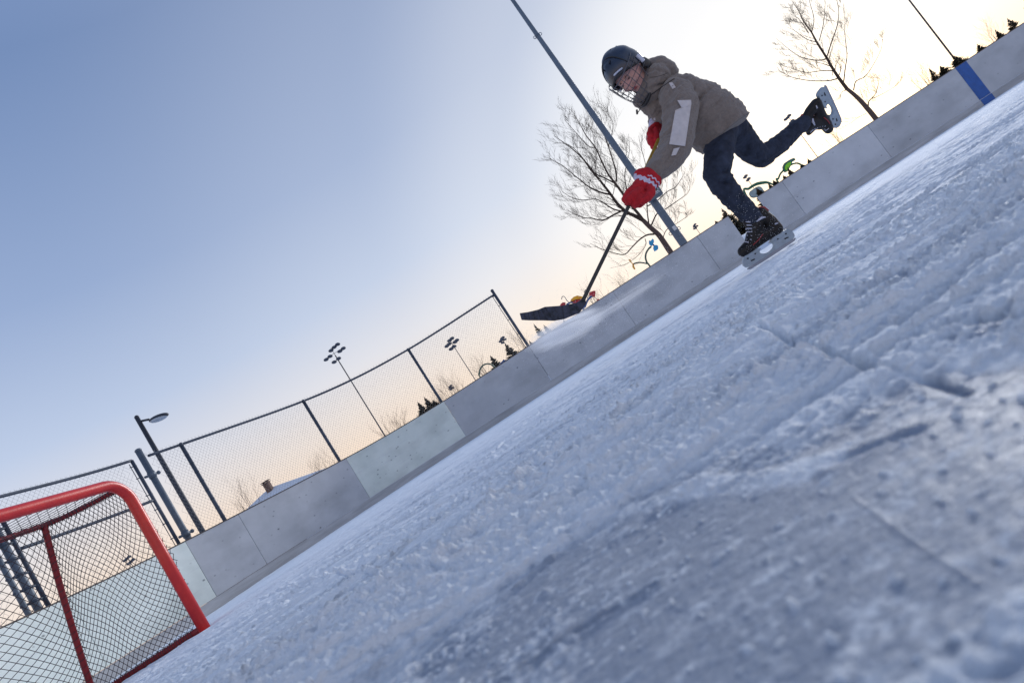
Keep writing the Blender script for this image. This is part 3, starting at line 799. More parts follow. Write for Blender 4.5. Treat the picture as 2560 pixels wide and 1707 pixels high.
limbs2 = [
 ([q9(870,1090), q9(780,970), q9(700,850), q9(620,710), q9(500,520), q9(430,390), q9(340,270), q9(280,140), q9(200,20)], .075,.008,2,.9,.3),
 ([q9(620,710), q9(680,520), q9(740,350), q9(770,170), q9(745,0), q9(730,-90)], .028,.005,2,.8,-.5),
 ([q9(440,390), q9(465,230), q9(410,20), q9(390,-90)], .02,.005,2,.8,.4),
 ([q9(530,500), q9(580,300), q9(600,100), q9(600,-80)], .02,.005,2,.6,.8),
 ([q9(610,725), q9(540,742), q9(430,732), q9(300,700), q9(150,600), q9(0,470)], .026,.005,2,.9,.6),
 ([q9(770,960), q9(650,990), q9(500,995), q9(370,985), q9(200,950), q9(60,880), q9(10,820)], .028,.005,2,.8,.8),
 ([q9(700,870), q9(560,870), q9(380,890), q9(250,860), q9(70,800)], .022,.005,2,.8,-.6),
 ([q9(830,1000), q9(850,830), q9(870,680), q9(850,480), q9(840,330), q9(880,160)], .026,.005,2,.8,.7),
 ([q9(950,1110), q9(980,1000), q9(1090,940), q9(1190,800), q9(1290,600), q9(1300,420)], .026,.005,2,.7,-.6),
 ([q9(1130,1310), q9(1140,1240), q9(1220,1150), q9(1260,1000), q9(1260,920)], .03,.005,2,.9,.4),
 ([q9(1180,1210), q9(1270,1170), q9(1400,1100), q9(1480,1040)], .018,.004,2,.8,.4),
 ([q9(880,1100), q9(810,1130), q9(780,1210)], .02,.004,2,.5,.2),
 ([q9(1110,1390), q9(1010,1440), q9(900,1520), q9(800,1560)], .012,.004,1,.7,.3),
 ([q9(400,410), q9(330,300), q9(260,220), q9(200,210)], .018,.004,2,1.2,.3),
 ([q9(500,520), q9(370,480), q9(230,380), q9(120,330)], .018,.004,2,.7,.4),
 ([q9(690,930), q9(680,820), q9(600,760), q9(560,760)], .015,.004,1,.5,.4),
]
bare_tree('bare tree with a straight leader behind the raised skate', 26.0, trunk2, .095, .07, limbs2, 23, mul=.70)

def bush(px, py, Z, hpx, wpx, n, label, seed):
    """leafless shrub: several stems fanning out of one root; (px,py) lies on the board top line"""
    c = P(px, py, Z); top = hpx*Z/F; t = empty('bare_shrub', (c.x, Z, 0), label, 'shrub', 'leafless shrubs beyond the boards')
    T = Tree(seed); R = random.Random(seed)
    mb = MB()
    for k in range(n):
        a = R.uniform(-1, 1); e = Vector((c.x+a*wpx*Z/F, Z+R.uniform(-.5,.5), c.z+top*R.uniform(.5,1.0)*(1-.4*abs(a))))
        b = Vector((c.x+R.uniform(-.1,.1), Z+R.uniform(-.1,.1), -.05)); m = b.lerp(e, .55)+Vector((a*.15,0,.3))
        pts = catmull([b, m, e], 5); rr = lerp_list([.022,.013,.005], len(pts))
        mb.tube(pts, rr, 5, cap=False)
        T.sub(pts, rr, (e-b).length*.45, 1, .2, 1.1)
    mb.build('stem', M['shrub'], t); T.mb.build('twigs', M['shrub'], t)
bush(1128,991,34,42,38,12,'round leafless shrub behind the fence around a small floodlight mast',1)
bush(985,1077,34,38,30,9,'sparse leafless shrub right of the tallest floodlight mast',2)
bush(812,1172,40,26,30,8,'low leafless shrub at the right end of the snowy roof',3)
bush(626,1262,40,52,26,7,'tall leafless shrub left of the chimney',4)
bush(1207,940,33,40,16,5,'thin leafless shrub inside the green hoop',5)
bush(1306,872,38,44,14,5,'small leafless shrub at the foot of the fence end post',6)
bush(1493,752,36,40,18,6,'leafless shrub below the red flag of the play structure',7)
bush(2312,200,38,40,26,7,'leafless shrub left of the clipped conifers at right',8)
bush(2485,88,40,34,14,5,'leafless shrub between the small conifers at the right edge',9)
bush(2085,345,40,36,20,6,'leafless shrub right of the thin mast pole under the raised skate',10)
bush(1560,720,36,26,20,5,'leafless shrub low behind the boards left of the blue flower',12)

def conifer(px, py, hpx, wpx, Z, label, seed, mt='needle', lean=0):
    """(px,py) = the tip; hpx = height of what shows above the boards"""
    tip = P(px, py, Z); sc_ = Z/F; R = random.Random(seed)
    t = empty('conifer', (tip.x, Z, 0), label, 'conifer', 'small conifers beyond the boards')
    H = tip.z; vis = hpx*sc_; w = wpx*sc_
    mb = MB(); mb.tube([(tip.x,Z,-.05),(tip.x,Z,H)], [.08,.012], 6); mb.build('trunk', M['bark'], t)
    mb = MB(); n = 420
    for k in range(n):
        f = (k/n)**.8; z = H - f*min(H*.92, vis*2.2)
        rad = w*min(1.25, (H-z)/vis)*R.uniform(.55,1.12)
        a = R.uniform(0, 6.283); o = Vector((math.cos(a), math.sin(a), 0)); base = Vector((tip.x, Z, z))
        L = max(.05*sc_*20, rad); e = base+o*L+Vector((0,0,R.uniform(.0,.35)*L+.02))
        sd = Vector((-o.y, o.x, 0))*L*.16
        mb.add([base, base.lerp(e,.5)+sd+Vector((0,0,.03)), e, base.lerp(e,.5)-sd-Vector((0,0,.04))], [(0,1,2,3)])
        for q in range(3):
            c = base.lerp(e, R.uniform(.35,1)); d = Vector((R.gauss(0,1), R.gauss(0,1), R.gauss(.4,.8))).normalized()*L*.22
            s2 = d.orthogonal().normalized()*L*.07
            mb.add([c-s2, c+s2, c+d], [(0,1,2)])
    mb.build('crown', M[mt], t, smooth=False)
cz = 36
conifer(1225,889,44,22,cz,'pointed conifer at the right end of the green hoop behind the fence',1)
conifer(1261,856,52,24,cz,'taller pointed conifer directly under a floodlight mast behind the fence',2)
conifer(1323,852,20,10,cz,'stubby conifer right beside the fence end post',3)
conifer(1313,866,12,9,cz,'tiny conifer left of the fence end post',33)
conifer(1334,810,66,26,cz,'pointed conifer under the tip of the stick blade',4,'needle2')
conifer(1359,812,50,24,cz,'second conifer under the stick blade, right of the pointed one',5,'needle2')
conifer(1408,800,30,18,cz,'low conifer behind the middle of the stick blade',34,'needle2')
conifer(1044,1005,30,15,34,'left conifer of the dark clump behind the fence',6)
conifer(1060,992,34,16,34,'tallest conifer of the dark clump behind the fence',7)
conifer(1082,1001,16,12,34,'right conifer of the dark clump behind the fence',8)
conifer(1804,522,60,34,30,'spiky conifer left of the standing shin, at the end of the curved boards',9)
conifer(1846,548,70,30,30,'dark conifer showing in the gap of the boards left of the standing skate',35)
conifer(1788,553,18,14,34,'small round-topped conifer above the last board joint before the gap',10)
conifer(2322,172,38,15,38,'small conifer left of the blue stripe, leftmost of the clipped row',11)
conifer(2350,166,20,14,38,'second conifer of the clipped row left of the blue stripe',12)
conifer(2382,139,36,26,38,'broad conifer above the blue stripe at the foot of the tall mast',13)
conifer(2398,144,26,18,38,'conifer just above the top of the blue stripe',14)
conifer(2443,112,24,15,38,'lone squat conifer right of the blue stripe',15)
conifer(2488,76,26,12,38,'thin conifer second from the right edge',16)
conifer(2518,47,44,22,38,'bushy conifer near the right edge',17)
conifer(2559,20,44,16,38,'conifer cut by the right edge of the photo',18)
conifer(2019,398,14,8,30,'tiny conifer right of the lime green panel',19)
conifer(2002,411,10,8,30,'tiny conifer at the right end of the teal crescent tube',20)
conifer(1968,420,34,14,28,'conifer in front of the lime green panel',21)
conifer(1958,440,12,8,28,'tiny conifer at the foot of the lime panel arch',22)
conifer(1920,458,24,10,28,'small conifer under the right end of the green arch',23)
conifer(1890,470,32,17,28,'spiky conifer in front of the clear bubble',24)
conifer(1933,452,10,6,28,'tiny conifer between the two green arches',25)

# ------------------------------------------------------------------ house
Zh = 40.0
hx = P(679,1219,Zh)
house = empty('house', (hx.x, Zh, 0), 'low house with a snow-covered hip roof and brick chimney behind the fence', 'house')
xl, xr = -26.2, -12.2; ez = 2.85; rz = hx.z
mb = MB(); mb.box(((xl+xr)/2, Zh+3.6, 1.4), (xr-xl-1.0, 8.0, 2.9)); mb.build('wall', M['brick'], house, smooth=False)
mb = MB()
y0, y1 = Zh-1.2, Zh+8.4
vs = [(xl,y0,ez),(xr,y0,ez),(xr,y1,ez),(xl,y1,ez),(-20.7,Zh+3.4,4.74),(-19.9,Zh+3.4,4.74),(xl,y0,ez-.22),(xr,y0,ez-.22),(xr,y1,ez-.22),(xl,y1,ez-.22)]
mb.add(vs, [(0,1,5,4),(1,2,5),(2,3,4,5),(3,0,4),(6,7,1,0),(7,8,2,1),(8,9,3,2),(9,6,0,3),(9,8,7,6)])
roof = mb.build('roof', M['snowroof'], house, smooth=False)
cc = P(671,1217,Zh+3)
mb = MB(); mb.box((cc.x, Zh+3, cc.z-.1), (.40,.40,.9)); mb.box((cc.x, Zh+3, cc.z+.33), (.50,.50,.06))
for dx_ in (-.15,.15): mb.box((cc.x+dx_, Zh+3, cc.z+.39), (.05,.3,.1))
mb.box((cc.x, Zh+3, cc.z+.45), (.56,.5,.04)); mb.build('chimney', M['brick'], roof, smooth=False)

# ------------------------------------------------------------------ play structures
Zp = 30.0; pxm = Zp/F
def qa(x, y): return P(1830+x/11.76, 380+y/11.76, Zp)
def qb(x, y): return P(1560+x/14.26, 580+y/14.26, Zp)
def qc(x, y): return P(1280+x/9.8, 700+y/9.8, Zp)
def qd(x, y): return P(1100+x/10.45, 820+y/10.45, Zp)
def ptube(parent, name, pts, rpx, m, ground=True, taper=None):
    pts = list(pts)
    if ground:
        g = Vector(pts[0]); g = Vector((g.x+(g.x-pts[1].x)*.3, g.y, 0)); pts = [g]+pts
    pts = catmull(pts, 6); rr = [rpx*pxm]*len(pts) if taper is None else [r*pxm for r in lerp_list(taper, len(pts))]
    mb = MB(); mb.tube(pts, [1.35*q for q in rr], 8); return mb.build(name, M[m], parent)
def pslab(parent, name, pts, m, th=.12, y=0.0):
    mb = MB(); mb.slab([p+Vector((0,y,0)) for p in pts], (0, th, 0)); return mb.build(name, M[m], parent, smooth=False)
def play(label, p): return empty('play_climber', (p.x, Zp, 0), label, 'playground climber', 'playground climbing pieces beyond the boards')
t = play('low green arch with a clear oval bubble beneath, right of the standing knee', qa(900,900))
ptube(t, 'arch_tube', [qa(390,1235), qa(500,1080), qa(700,955), qa(920,905), qa(1060,905), qa(1200,960), qa(1290,1030)], 1.7, 'green', taper=[1.6,1.9,2.6,3.0,2.4,1.5,1.3])
bub = [qa(510,1250), qa(530,1180), qa(620,1110), qa(710,1050), qa(790,1025), qa(860,1050), qa(910,1120), qa(940,1200), qa(700,1330), qa(570,1330)]
pslab(t, 'bubble_panel', bub, 'glassy', .08); ptube(t, 'bubble_rim', bub+[bub[0]], .7, 'teal', ground=False)
t = play('teal crescent holding a lime green panel, under the raised shin', qa(1600,400))
ptube(t, 'arch_tube', [qa(1360,900), qa(1365,790), qa(1420,650), qa(1490,570), qa(1530,520)], 1.7, 'green')
ptube(t, 'arch_tube', [qa(1715,390), qa(1800,350), qa(1920,335), qa(2030,380), qa(2100,440)], 1.7, 'green', ground=False)
pslab(t, 'crescent', [qa(1560,600), qa(1500,540), qa(1485,440), qa(1530,340), qa(1640,265), qa(1740,210), qa(1820,185), qa(1860,245), qa(1770,290), qa(1740,380), qa(1690,470), qa(1640,570)], 'teal', .10)
pslab(t, 'lime_panel', [qa(1575,580), qa(1535,510), qa(1535,440), qa(1590,365), qa(1660,325), qa(1710,320), qa(1700,390), qa(1670,440), qa(1630,500)], 'lime', .06, y=-.09)
t = play('forked dark green stem with a blue bow and an orange propeller, beside the tree trunk', qb(900,900))
ptube(t, 'stem', [qb(940,1240), qb(830,1110), qb(775,960), qb(770,850), qb(800,730), qb(880,600), qb(970,520)], 1.7, 'dgreen')
ptube(t, 'stem', [qb(830,1130), qb(720,1105), qb(580,1088), qb(440,1105), qb(340,1140)], 1.4, 'dgreen', ground=False)
pslab(t, 'blue_petal', [qb(890,310), qb(940,330), qb(1010,245), qb(1060,290), qb(1065,360), qb(1040,430), qb(1000,500), qb(930,470), qb(895,420)], 'cyan', .1)
pslab(t, 'blue_petal', [qb(1080,480), qb(1150,470), qb(1210,500), qb(1215,610), qb(1170,650), qb(1090,695), qb(1050,610), qb(1045,540)], 'cyan', .1)
ptube(t, 'hub', [qb(960,400), qb(1060,470), qb(1110,540)], 1.6, 'pblue', ground=False)
ptube(t, 'propeller', [qb(195,985), qb(240,1060), qb(320,1150), qb(335,1240), qb(390,1335)], 1.6, 'orange', ground=False, taper=[2.1,1.3,.9,1.6,1.9,1.2])
t = play('blue tubes with two red flags, grey hooks and a yellow-orange hood behind the stick blade', qc(1700,600))
ptube(t, 'blue_tube', [qc(1770,745), qc(1785,660), qc(1840,520), qc(1900,440), qc(1955,400)], 1.9, 'pblue')
ptube(t, 'blue_tube', [qc(1750,730), qc(1700,640), qc(1620,560), qc(1500,545), qc(1420,555), qc(1330,610)], 1.6, 'pblue', ground=False)
pslab(t, 'red_flag', [qc(1890,310), qc(1960,275), qc(2045,262), qc(2035,420), qc(1985,400), qc(1890,388)], 'pred', .05)
pslab(t, 'red_flag', [qc(1165,650), qc(1190,590), qc(1240,548), qc(1312,552), qc(1308,645)], 'pred', .05)
pslab(t, 'red_knob', [qc(2080,470), qc(2110,462), qc(2135,490), qc(2110,520), qc(2085,510)], 'pred', .1)
ptube(t, 'rod', [qc(1955,400), qc(2040,440), qc(2095,480)], .5, 'dark', ground=False)
ptube(t, 'grey_hook', [qc(1865,470), qc(1835,400), qc(1785,330), qc(1780,275), qc(1820,240), qc(1862,262)], .65, 'post', ground=False)
ptube(t, 'grey_hook', [qc(1405,550), qc(1345,500), qc(1300,425), qc(1255,397), qc(1222,425), qc(1220,475)], .65, 'post', ground=False)
pslab(t, 'hood', [qc(1435,500), qc(1500,440), qc(1590,405), qc(1700,430), qc(1780,445), qc(1700,480), qc(1560,490), qc(1480,525)], 'orange', .7)
pslab(t, 'hood_underside', [qc(1480,540), qc(1560,500), qc(1700,490), qc(1790,450), qc(1805,490), qc(1740,560), qc(1650,600), qc(1540,600)], 'pred', .5, y=.1)
t = play('plain green hoop behind the fence beside the pointed conifer', qd(1150,1000))
ptube(t, 'hoop', [qd(1065,1305), qd(1030,1200), qd(1045,1090), qd(1110,985), qd(1200,940), qd(1300,940), qd(1390,985), qd(1440,1050)], 1.4, 'dgreen')
t = play('low blue wavy panel between two conifers behind the fence', qd(1650,870))
pslab(t, 'wavy_panel', [qd(1545,925), qd(1600,890), qd(1650,835), qd(1740,825), qd(1790,800), qd(1780,840), qd(1700,880), qd(1640,915), qd(1570,935)], 'pblue', .1)
ptube(t, 'leg', [qd(1700,880), qd(1700,940)], .8, 'pblue')

# ================================================================== SKATER
SZ = 3.75
def K(x, y, dz=0.0): return P(x, y, SZ+dz)
u_ = SZ/F                    # metres per photo pixel at the skater
LX = Vector((1,0,0)); LY = Vector((0,1,0)); LZ = Vector((0,0,1))

def bake(chains, voxel, smooth=6, noise_amp=0.0, noise_scale=20.0, noise_vec=(1,1,1), folds=None, ell=None):
    """union of ellipsoid chains -> one continuous surface; returns verts, faces (lists)"""
    mb = MB()
    for ch in chains:
        pts = [Vector(c[0]) for c in ch]; rr = [c[1] for c in ch]; sq = [c[2] if len(c) > 2 else 1.0 for c in ch]
        for i in range(len(pts)-1):
            L = (pts[i+1]-pts[i]).length; n = max(1, int(L/(min(rr[i], rr[i+1])*.22)))
            for k in range(n+(i == len(pts)-2)):
                t = k/n; r = rr[i]+(rr[i+1]-rr[i])*t; q = sq[i]+(sq[i+1]-sq[i])*t
                mb.ico(pts[i].lerp(pts[i+1], t), (r, r*q, r), None, 2)
        if len(pts) == 1: mb.ico(pts[0], (rr[0], rr[0]*sq[0], rr[0]), None, 2)
    me = bpy.data.meshes.new('tmp'); me.from_pydata(mb.v, [], mb.f); me.update()
    o = bpy.data.objects.new('tmp', me); COL.objects.link(o)
    r = o.modifiers.new('r', 'REMESH'); r.mode = 'VOXEL'; r.voxel_size = voxel; r.use_smooth_shade = True
    s = o.modifiers.new('s', 'SMOOTH'); s.iterations = smooth; s.factor = .5
    dg = bpy.context.evaluated_depsgraph_get(); ev = o.evaluated_get(dg)
    m2 = bpy.data.meshes.new_from_object(ev)
    bpy.data.objects.remove(o); bpy.data.meshes.remove(me)
    if noise_amp or folds:
        no = [Vector(v.normal) for v in m2.vertices]
        for v, n in zip(m2.vertices, no):
            c = Vector(v.co); d = 0
            if noise_amp:
                q = Vector((c.x*noise_vec[0], c.y*noise_vec[1], c.z*noise_vec[2]))*noise_scale
                d += noise_amp*(mnoise.noise(q)+.5*mnoise.noise(q*2.1)+.25*mnoise.noise(q*4.3))
            if folds: d += folds(c)
            v.co = c+n*d
    return m2
def fold_set(lst):
    """lst of (centre, direction along crease, half length, spacing, amp, count)"""
    prep = []
    for c, d, L, wid, amp in lst:
        prep.append((Vector(c), Vector(d).normalized(), L, wid, amp))
    def f(p):
        s = 0
        for c, d, L, wid, amp in prep:
            amp = amp*1.7
            v = p-c; a = v.dot(d)
            if abs(a) > L*1.3: continue
            w = v-d*a; w.y *= .35; r = w.length
            s += amp*math.exp(-(a/L)**2*2)*math.exp(-(r/wid)**2)
        return s
    return f
def crease(me, ax, freq, amp, strength2=.35):
    """soft garment creases: ridged noise stretched along ax"""
    a = Vector(ax).normalized(); n_ = a.cross(LY).normalized()
    ns = [Vector(v.normal) for v in me.vertices]
    for v, n in zip(me.vertices, ns):
        c = Vector(v.co); w = mnoise.noise(c*9)*.6
        q = Vector((c.dot(n_)*freq+w, c.dot(a)*freq*.28+w, c.y*freq*.45))
        r = .32-abs(mnoise.noise(q)); r2 = .3-abs(mnoise.noise(q*2.3+Vector((7,3,1))))
        m = .35+.65*max(0, min(1, .5+1.6*mnoise.noise(c*6+Vector((3,9,4)))))
        v.co = c+n*(amp*(r+strength2*r2)*m)
def link(me, name, mats, parent=None, origin=None):
    o = bpy.data.objects.new(name, me)
    org = Vector(origin) if origin is not None else (parent_world(parent) if parent else Vector((0,0,0)))
    for v in me.vertices: v.co = Vector(v.co)-org
    me.materials.clear()
    for m in (mats if isinstance(mats, (list,tuple)) else [mats]): me.materials.append(m)
    me.polygons.foreach_set('use_smooth', [True]*len(me.polygons)); me.update()
    COL.objects.link(o)
    if parent: o.parent = parent; o.location = org-parent_world(parent)
    else: o.location = org
    return o

M['skin'] = mat('skin', (.60,.36,.30), .55, 0, .10, 30, col2=(.62,.30,.27))
M['lips'] = mat('lips', (.30,.05,.06), .45)
M['eye'] = mat('eye_dark', (.05,.03,.025), .4)
M['hair'] = mat('brow_hair', (.05,.035,.03), .8)
M['jacket'] = mat('taupe_fleece', (.185,.150,.131), .95, 0, .10, 60, bump=.006, bscale=150, col2=(.230,.187,.165), spec=.2, sheen=.25)
M['jacketline'] = mat('seam_dark', (.03,.026,.026), .95)
M['patch'] = mat('light_grey_patch', (.55,.50,.50), .9, 0, .10, 30, bump=.002, bscale=120)
M['jeans'] = mat('dark_denim', (.019,.024,.042), .85, 0, .4, 14, bump=.003, bscale=220, col2=(.042,.053,.088), spec=.25)
M['gloved'] = mat('red_knit', (.42,.008,.015), .9, 0, .25, 40, bump=.004, bscale=130)
M['glovew'] = mat('white_knit', (.58,.52,.64), .95, 0, .25, 60, bump=.004, bscale=130)
M['helmet'] = mat('navy_helmet_shell', (.006,.012,.032), .32, 0, .3, 8, coat=.3, col2=(.010,.020,.050))
M['helmetb'] = mat('black_helmet_trim', (.012,.011,.013), .5)
M['silver'] = mat('silver_plastic', (.45,.46,.55), .45, .1)
M['wirec'] = mat('cage_wire', (.10,.10,.115), .35, .6)
M['boot'] = mat('black_boot', (.007,.006,.007), .45, 0, .5, 30, bump=.002, bscale=120, col2=(.016,.012,.013), spec=.3)
M['bootred'] = mat('boot_red_trim', (.30,.03,.035), .6)
M['holder'] = mat('blade_holder', (.30,.36,.43), .35, 0, .15, 30)
M['steel'] = mat('blade_steel', (.32,.34,.40), .25, .8, .1)
M['lace'] = mat('white_lace', (.5,.5,.6), .8, 0, .3, 60)
M['stickb'] = mat('black_stick', (.016,.016,.018), .45, 0, .3, 30)
M['sticky'] = mat('yellow_grip', (.40,.24,.03), .5, 0, .2, 30)
M['bladetape'] = mat('blade_tape', (.015,.017,.026), .8, 0, .5, 30, col2=(.06,.065,.10), bump=.002, bscale=90)

footZ = G(1932,640)
# ---- body (skin): one continuous mesh, mostly inside the clothes
Hc = K(1573,184,-.06)
Fd = Vector((-.70,-.46,-.56)).normalized()
Ud = (Vector((-.30,-.16,1.0))); Ud = (Ud-Fd*Ud.dot(Fd)).normalized()
Ld = Ud.cross(Fd).normalized()
HMx = Matrix((Fd, Ld, Ud)).transposed()
def hp(x, y, z): return Hc + HMx @ Vector((x, y, z))
neck = K(1632,228,.0); chest = K(1690,255,.05); hips = K(1800,322,.06)
shN = K(1690,245,-.13); elN = K(1684,375,-.22); wrN = K(1628,432,-.27)
shF = K(1665,240,.20); elF = K(1655,310,.22); wrF = K(1640,345,.10)
hipN = K(1795,330,-.03); knN = K(1792,440,-.10); anN = K(1893,556,-.0)
hipF = K(1822,318,.16); knF = K(1898,394,.26); anF = K(2006,306,.34)
def head_chain():
    return [[(hp(0,0,.02), .094, 1)], [(hp(-.02,0,.03), .092)], [(hp(.03,0,-.02), .072)], [(hp(.045,0,-.07), .046)], [(hp(.02,0,-.065), .058)],
            [(hp(.085,0,-.018),.015), (hp(.112,0,-.038),.0155)],                       # nose
            [(hp(.088,.022,.012),.014), (hp(.088,-.022,.012),.014)],               # brow
            [(hp(.084,.04,-.03),.02)], [(hp(.084,-.04,-.03),.02)],                   # cheeks
            [(hp(.088,.014,-.066),.0095), (hp(.093,0,-.066),.0105), (hp(.088,-.014,-.066),.0095)],   # lips
            [(hp(.078,0,-.098),.02)],
            [(hp(-.015,.088,-.01),.018)], [(hp(-.015,-.088,-.01),.018)],
            [(hp(-.03,0,-.05),.055), (neck,.055), (chest,.10,1.2)]]
body = bake(head_chain()+[
    [(chest,.12,1.2), (K(1745,290,.05),.125,1.2), (hips,.09,1.2)],
    [(chest,.08), (shN,.05), (elN,.035), (wrN,.03), (K(1606,462,-.285),.035)],
    [(chest,.08), (shF,.06), (elF,.045), (wrF,.032), (K(1628,345,.06),.035)],
    [(hips,.07), (hipN,.055), (knN,.045), (anN,.032), (K(1906,578,0),.024)],
    [(hips,.06), (K(1825,325,.13),.05), (K(1885,378,.25),.045), (K(1938,370,.31),.035), (K(1992,320,.34),.028), (K(2030,290,.37),.018)]], .0055, 3)
person = link(body, 'person', [M['skin'], M['lips'], M['eye'], M['hair']], None, origin=footZ)
tag(person, 'skater in a taupe hooded jacket, jeans and caged helmet, one skate raised behind', 'person')
bb_ = BVHTree.FromPolygons([Vector(v.co) for v in body.vertices], [tuple(p.vertices) for p in body.polygons])
def onface(y, z, lift=.001):
    o_ = hp(.25, y, z)-footZ; h = bb_.ray_cast(o_, -Fd)
    return (h[0]+footZ+Fd*lift) if h[0] is not None else hp(.09, y, z)
for sg in (1,-1):
    mb = MB(); mb.tube([onface(sg*(.016+.0055*k), .018+.0045*math.sin(k*.7), .0015) for k in range(6)], [.001,.0024,.0026,.0024,.0018,.0008], 6); mb.build('eyebrow', M['hair'], person)
    mb = MB(); mb.ico(onface(sg*.030, .0, -.001), (.004,.0115,.0042), HMx, 2); mb.build('eye', M['eye'], person)
    mb = MB(); mb.tube([onface(sg*(.019+.0045*k), .004+.0035*math.sin(k*.62), .001) for k in range(6)], .0011, 5); mb.build('eyelid', M['hair'], person)
for z_, r_ in ((-.0625,.0030),(-.0695,.0036)):
    mb = MB(); mb.tube([onface(-.020+.005*k, z_+.0012*math.cos((k-4)*.6), -.0004) for k in range(9)], [.0008]+[r_]*7+[.0008], 6); mb.build('lip', M['lips'], person)

# ---- jacket
jf = fold_set([
    (K(1745,250,-.15), K(1790,225)-K(1720,290), .16, .014, -.014),
    (K(1722,262,-.15), K(1745,230)-K(1725,300), .13, .012, -.013),
    (K(1775,275,-.15), K(1810,250)-K(1750,300), .12, .012, -.010),
    (K(1800,290,-.15), K(1830,270)-K(1770,320), .12, .013, .009),
    (K(1765,330,-.15), K(1760,300)-K(1765,360), .08, .012, -.014),
    (K(1752,345,-.15), K(1745,310)-K(1760,370), .06, .010, .010),
    (K(1668,366,-.25), K(1645,372)-K(1705,362), .08, .009, -.012),
    (K(1672,385,-.25), K(1645,392)-K(1700,380), .07, .009, .008),
    (K(1655,400,-.25), K(1630,398)-K(1690,405), .07, .009, -.008),
    (K(1700,215,-.1), K(1670,235)-K(1730,205), .09, .011, -.008),
    (K(1740,215,-.1), K(1715,205)-K(1765,240), .08, .012, .008),
    (K(1640,290,-.2), K(1625,330)-K(1660,250), .09, .010, -.008),
])
jm = bake([
    [(K(1640,238,.02), 36*u_, 1.2), (K(1672,243,.04), 50*u_, 1.45), (K(1705,258,.04), 60*u_, 1.4), (K(1750,280,.04), 70*u_, 1.2), (K(1787,303,.04), 68*u_, 1.25), (K(1812,330,.04), 63*u_, 1.3), (K(1826,350,.04), 60*u_, 1.3)],
    [(K(1750,300,.0), 66*u_, 1.1), (K(1785,335,.02), 52*u_, 1.3)],
    [(K(1600,256,-.02), 14*u_), (K(1628,262,-.02), 24*u_), (K(1660,275,.0), 34*u_)],
    [(K(1690,240,-.12), 42*u_), (K(1702,268,-.16), 42*u_), (K(1697,320,-.2), 39*u_), (K(1689,368,-.23), 37*u_), (K(1672,395,-.25), 34*u_), (K(1645,424,-.27), 26*u_)],
    [(K(1664,240,.2), 40*u_), (K(1652,290,.24), 32*u_), (K(1645,330,.2), 24*u_), (K(1638,338,.12), 20*u_)],
], .0060, 5, .0040, 22, (1,1,1), jf)
crease(jm, K(1790,250)-K(1735,320), 17, .030)
# trim the hem along one plane
h1, h2 = K(1757,378), K(1862,297)
hd_ = (h2-h1).normalized(); hn = LY.cross(hd_); hn = hn if hn.dot(K(1900,400)-K(1809,337)) > 0 else -hn
hn.normalize()
for v in jm.vertices:
    c = Vector(v.co); d = (c-h1).dot(hn)
    if d > 0 and (c-K(1809,337,.07)).length < .35: v.co = c - hn*d*.93
jacket = link(jm, 'jacket', [M['jacket']], person)
hm = bake([
    [(K(1622,180,.0), 27*u_, 1.3), (K(1645,182,.02), 31*u_, 1.9), (K(1662,195,.03), 32*u_, 2.0), (K(1668,206,.03), 27*u_, 2.0)],
    [(K(1640,205,-.02), 36*u_, 1.7), (K(1628,228,-.04), 33*u_, 1.5), (K(1610,245,-.05), 22*u_, 1.4), (K(1596,256,-.06), 12*u_, 1.2)],
], .0055, 5, .0035, 26, (1,1,1), fold_set([(K(1655,210,-.15), K(1685,205)-K(1630,225), .1, .008, -.010), (K(1650,180,-.15), K(1680,180)-K(1630,170), .08, .01, -.007)]))
crease(hm, K(1680,190)-K(1620,235), 18, .020)
hood = link(hm, 'hood', M['jacket'], jacket)
def surf_pts(pxs, depth_guess, objmesh_list, lift=.003):
    """drop photo points on the nearest surface of baked garments along the viewing ray"""
    out = []
    for (x, y) in pxs:
        d = ray(x, y).normalized(); o = Vector((0,0,CAMH)); best = None
        for tree, org in objmesh_list:
            hit = tree.ray_cast(o-org, d)
            if hit[0] is not None and (best is None or hit[3] < best[1]): best = (hit[0]+org, hit[3])
        if best is None: out.append(P(x, y, depth_guess))
        else: out.append(best[0]-d*lift)
    return out
def bvh(o):
    return (BVHTree.FromPolygons([Vector(v.co) for v in o.data.vertices], [tuple(p.vertices) for p in o.data.polygons]), parent_world(o))
bj, bh = bvh(jacket), bvh(hood)
def draped(poly_px, targets, n=14, lift=.003, thick=.004):
    """a patch: grid inside a quad given by 4 photo points, laid on the garment"""
    (x0,y0),(x1,y1),(x2,y2),(x3,y3) = poly_px
    grid = []
    for i in range(n+1):
        for j in range(n+1):
            a, b = i/n, j/n
            x = (x0*(1-a)+x1*a)*(1-b)+(x3*(1-a)+x2*a)*b; y = (y0*(1-a)+y1*a)*(1-b)+(y3*(1-a)+y2*a)*b
            grid.append((x, y))
    pts = surf_pts(grid, SZ-.2, targets, lift)
    bk = surf_pts(grid, SZ-.2, targets, lift-thick)
    N_ = n+1; L_ = len(pts)
    fs = [(i*N_+j, (i+1)*N_+j, (i+1)*N_+j+1, i*N_+j+1) for i in range(n) for j in range(n)]
    fs += [tuple(L_+q for q in f[::-1]) for f in fs]
    ring = [i*N_ for i in range(n)]+[n*N_+j for j in range(n)]+[i*N_+n for i in range(n, 0, -1)]+[j for j in range(n, 0, -1)]
    for a, b in zip(ring, ring[1:]+ring[:1]): fs.append((a, b, L_+b, L_+a))
    mb = MB(); mb.add(pts+bk, fs); return mb
mb = draped([(1688,276),(1729,258),(1713,366),(1673,361)], [bj], lift=.007)
mb2 = draped([(1693,251),(1728,250),(1729,262),(1704,270)], [bj], lift=.0085); mb.add(mb2.v, mb2.f)
mb.build('sleeve_panel', M['patch'], jacket)
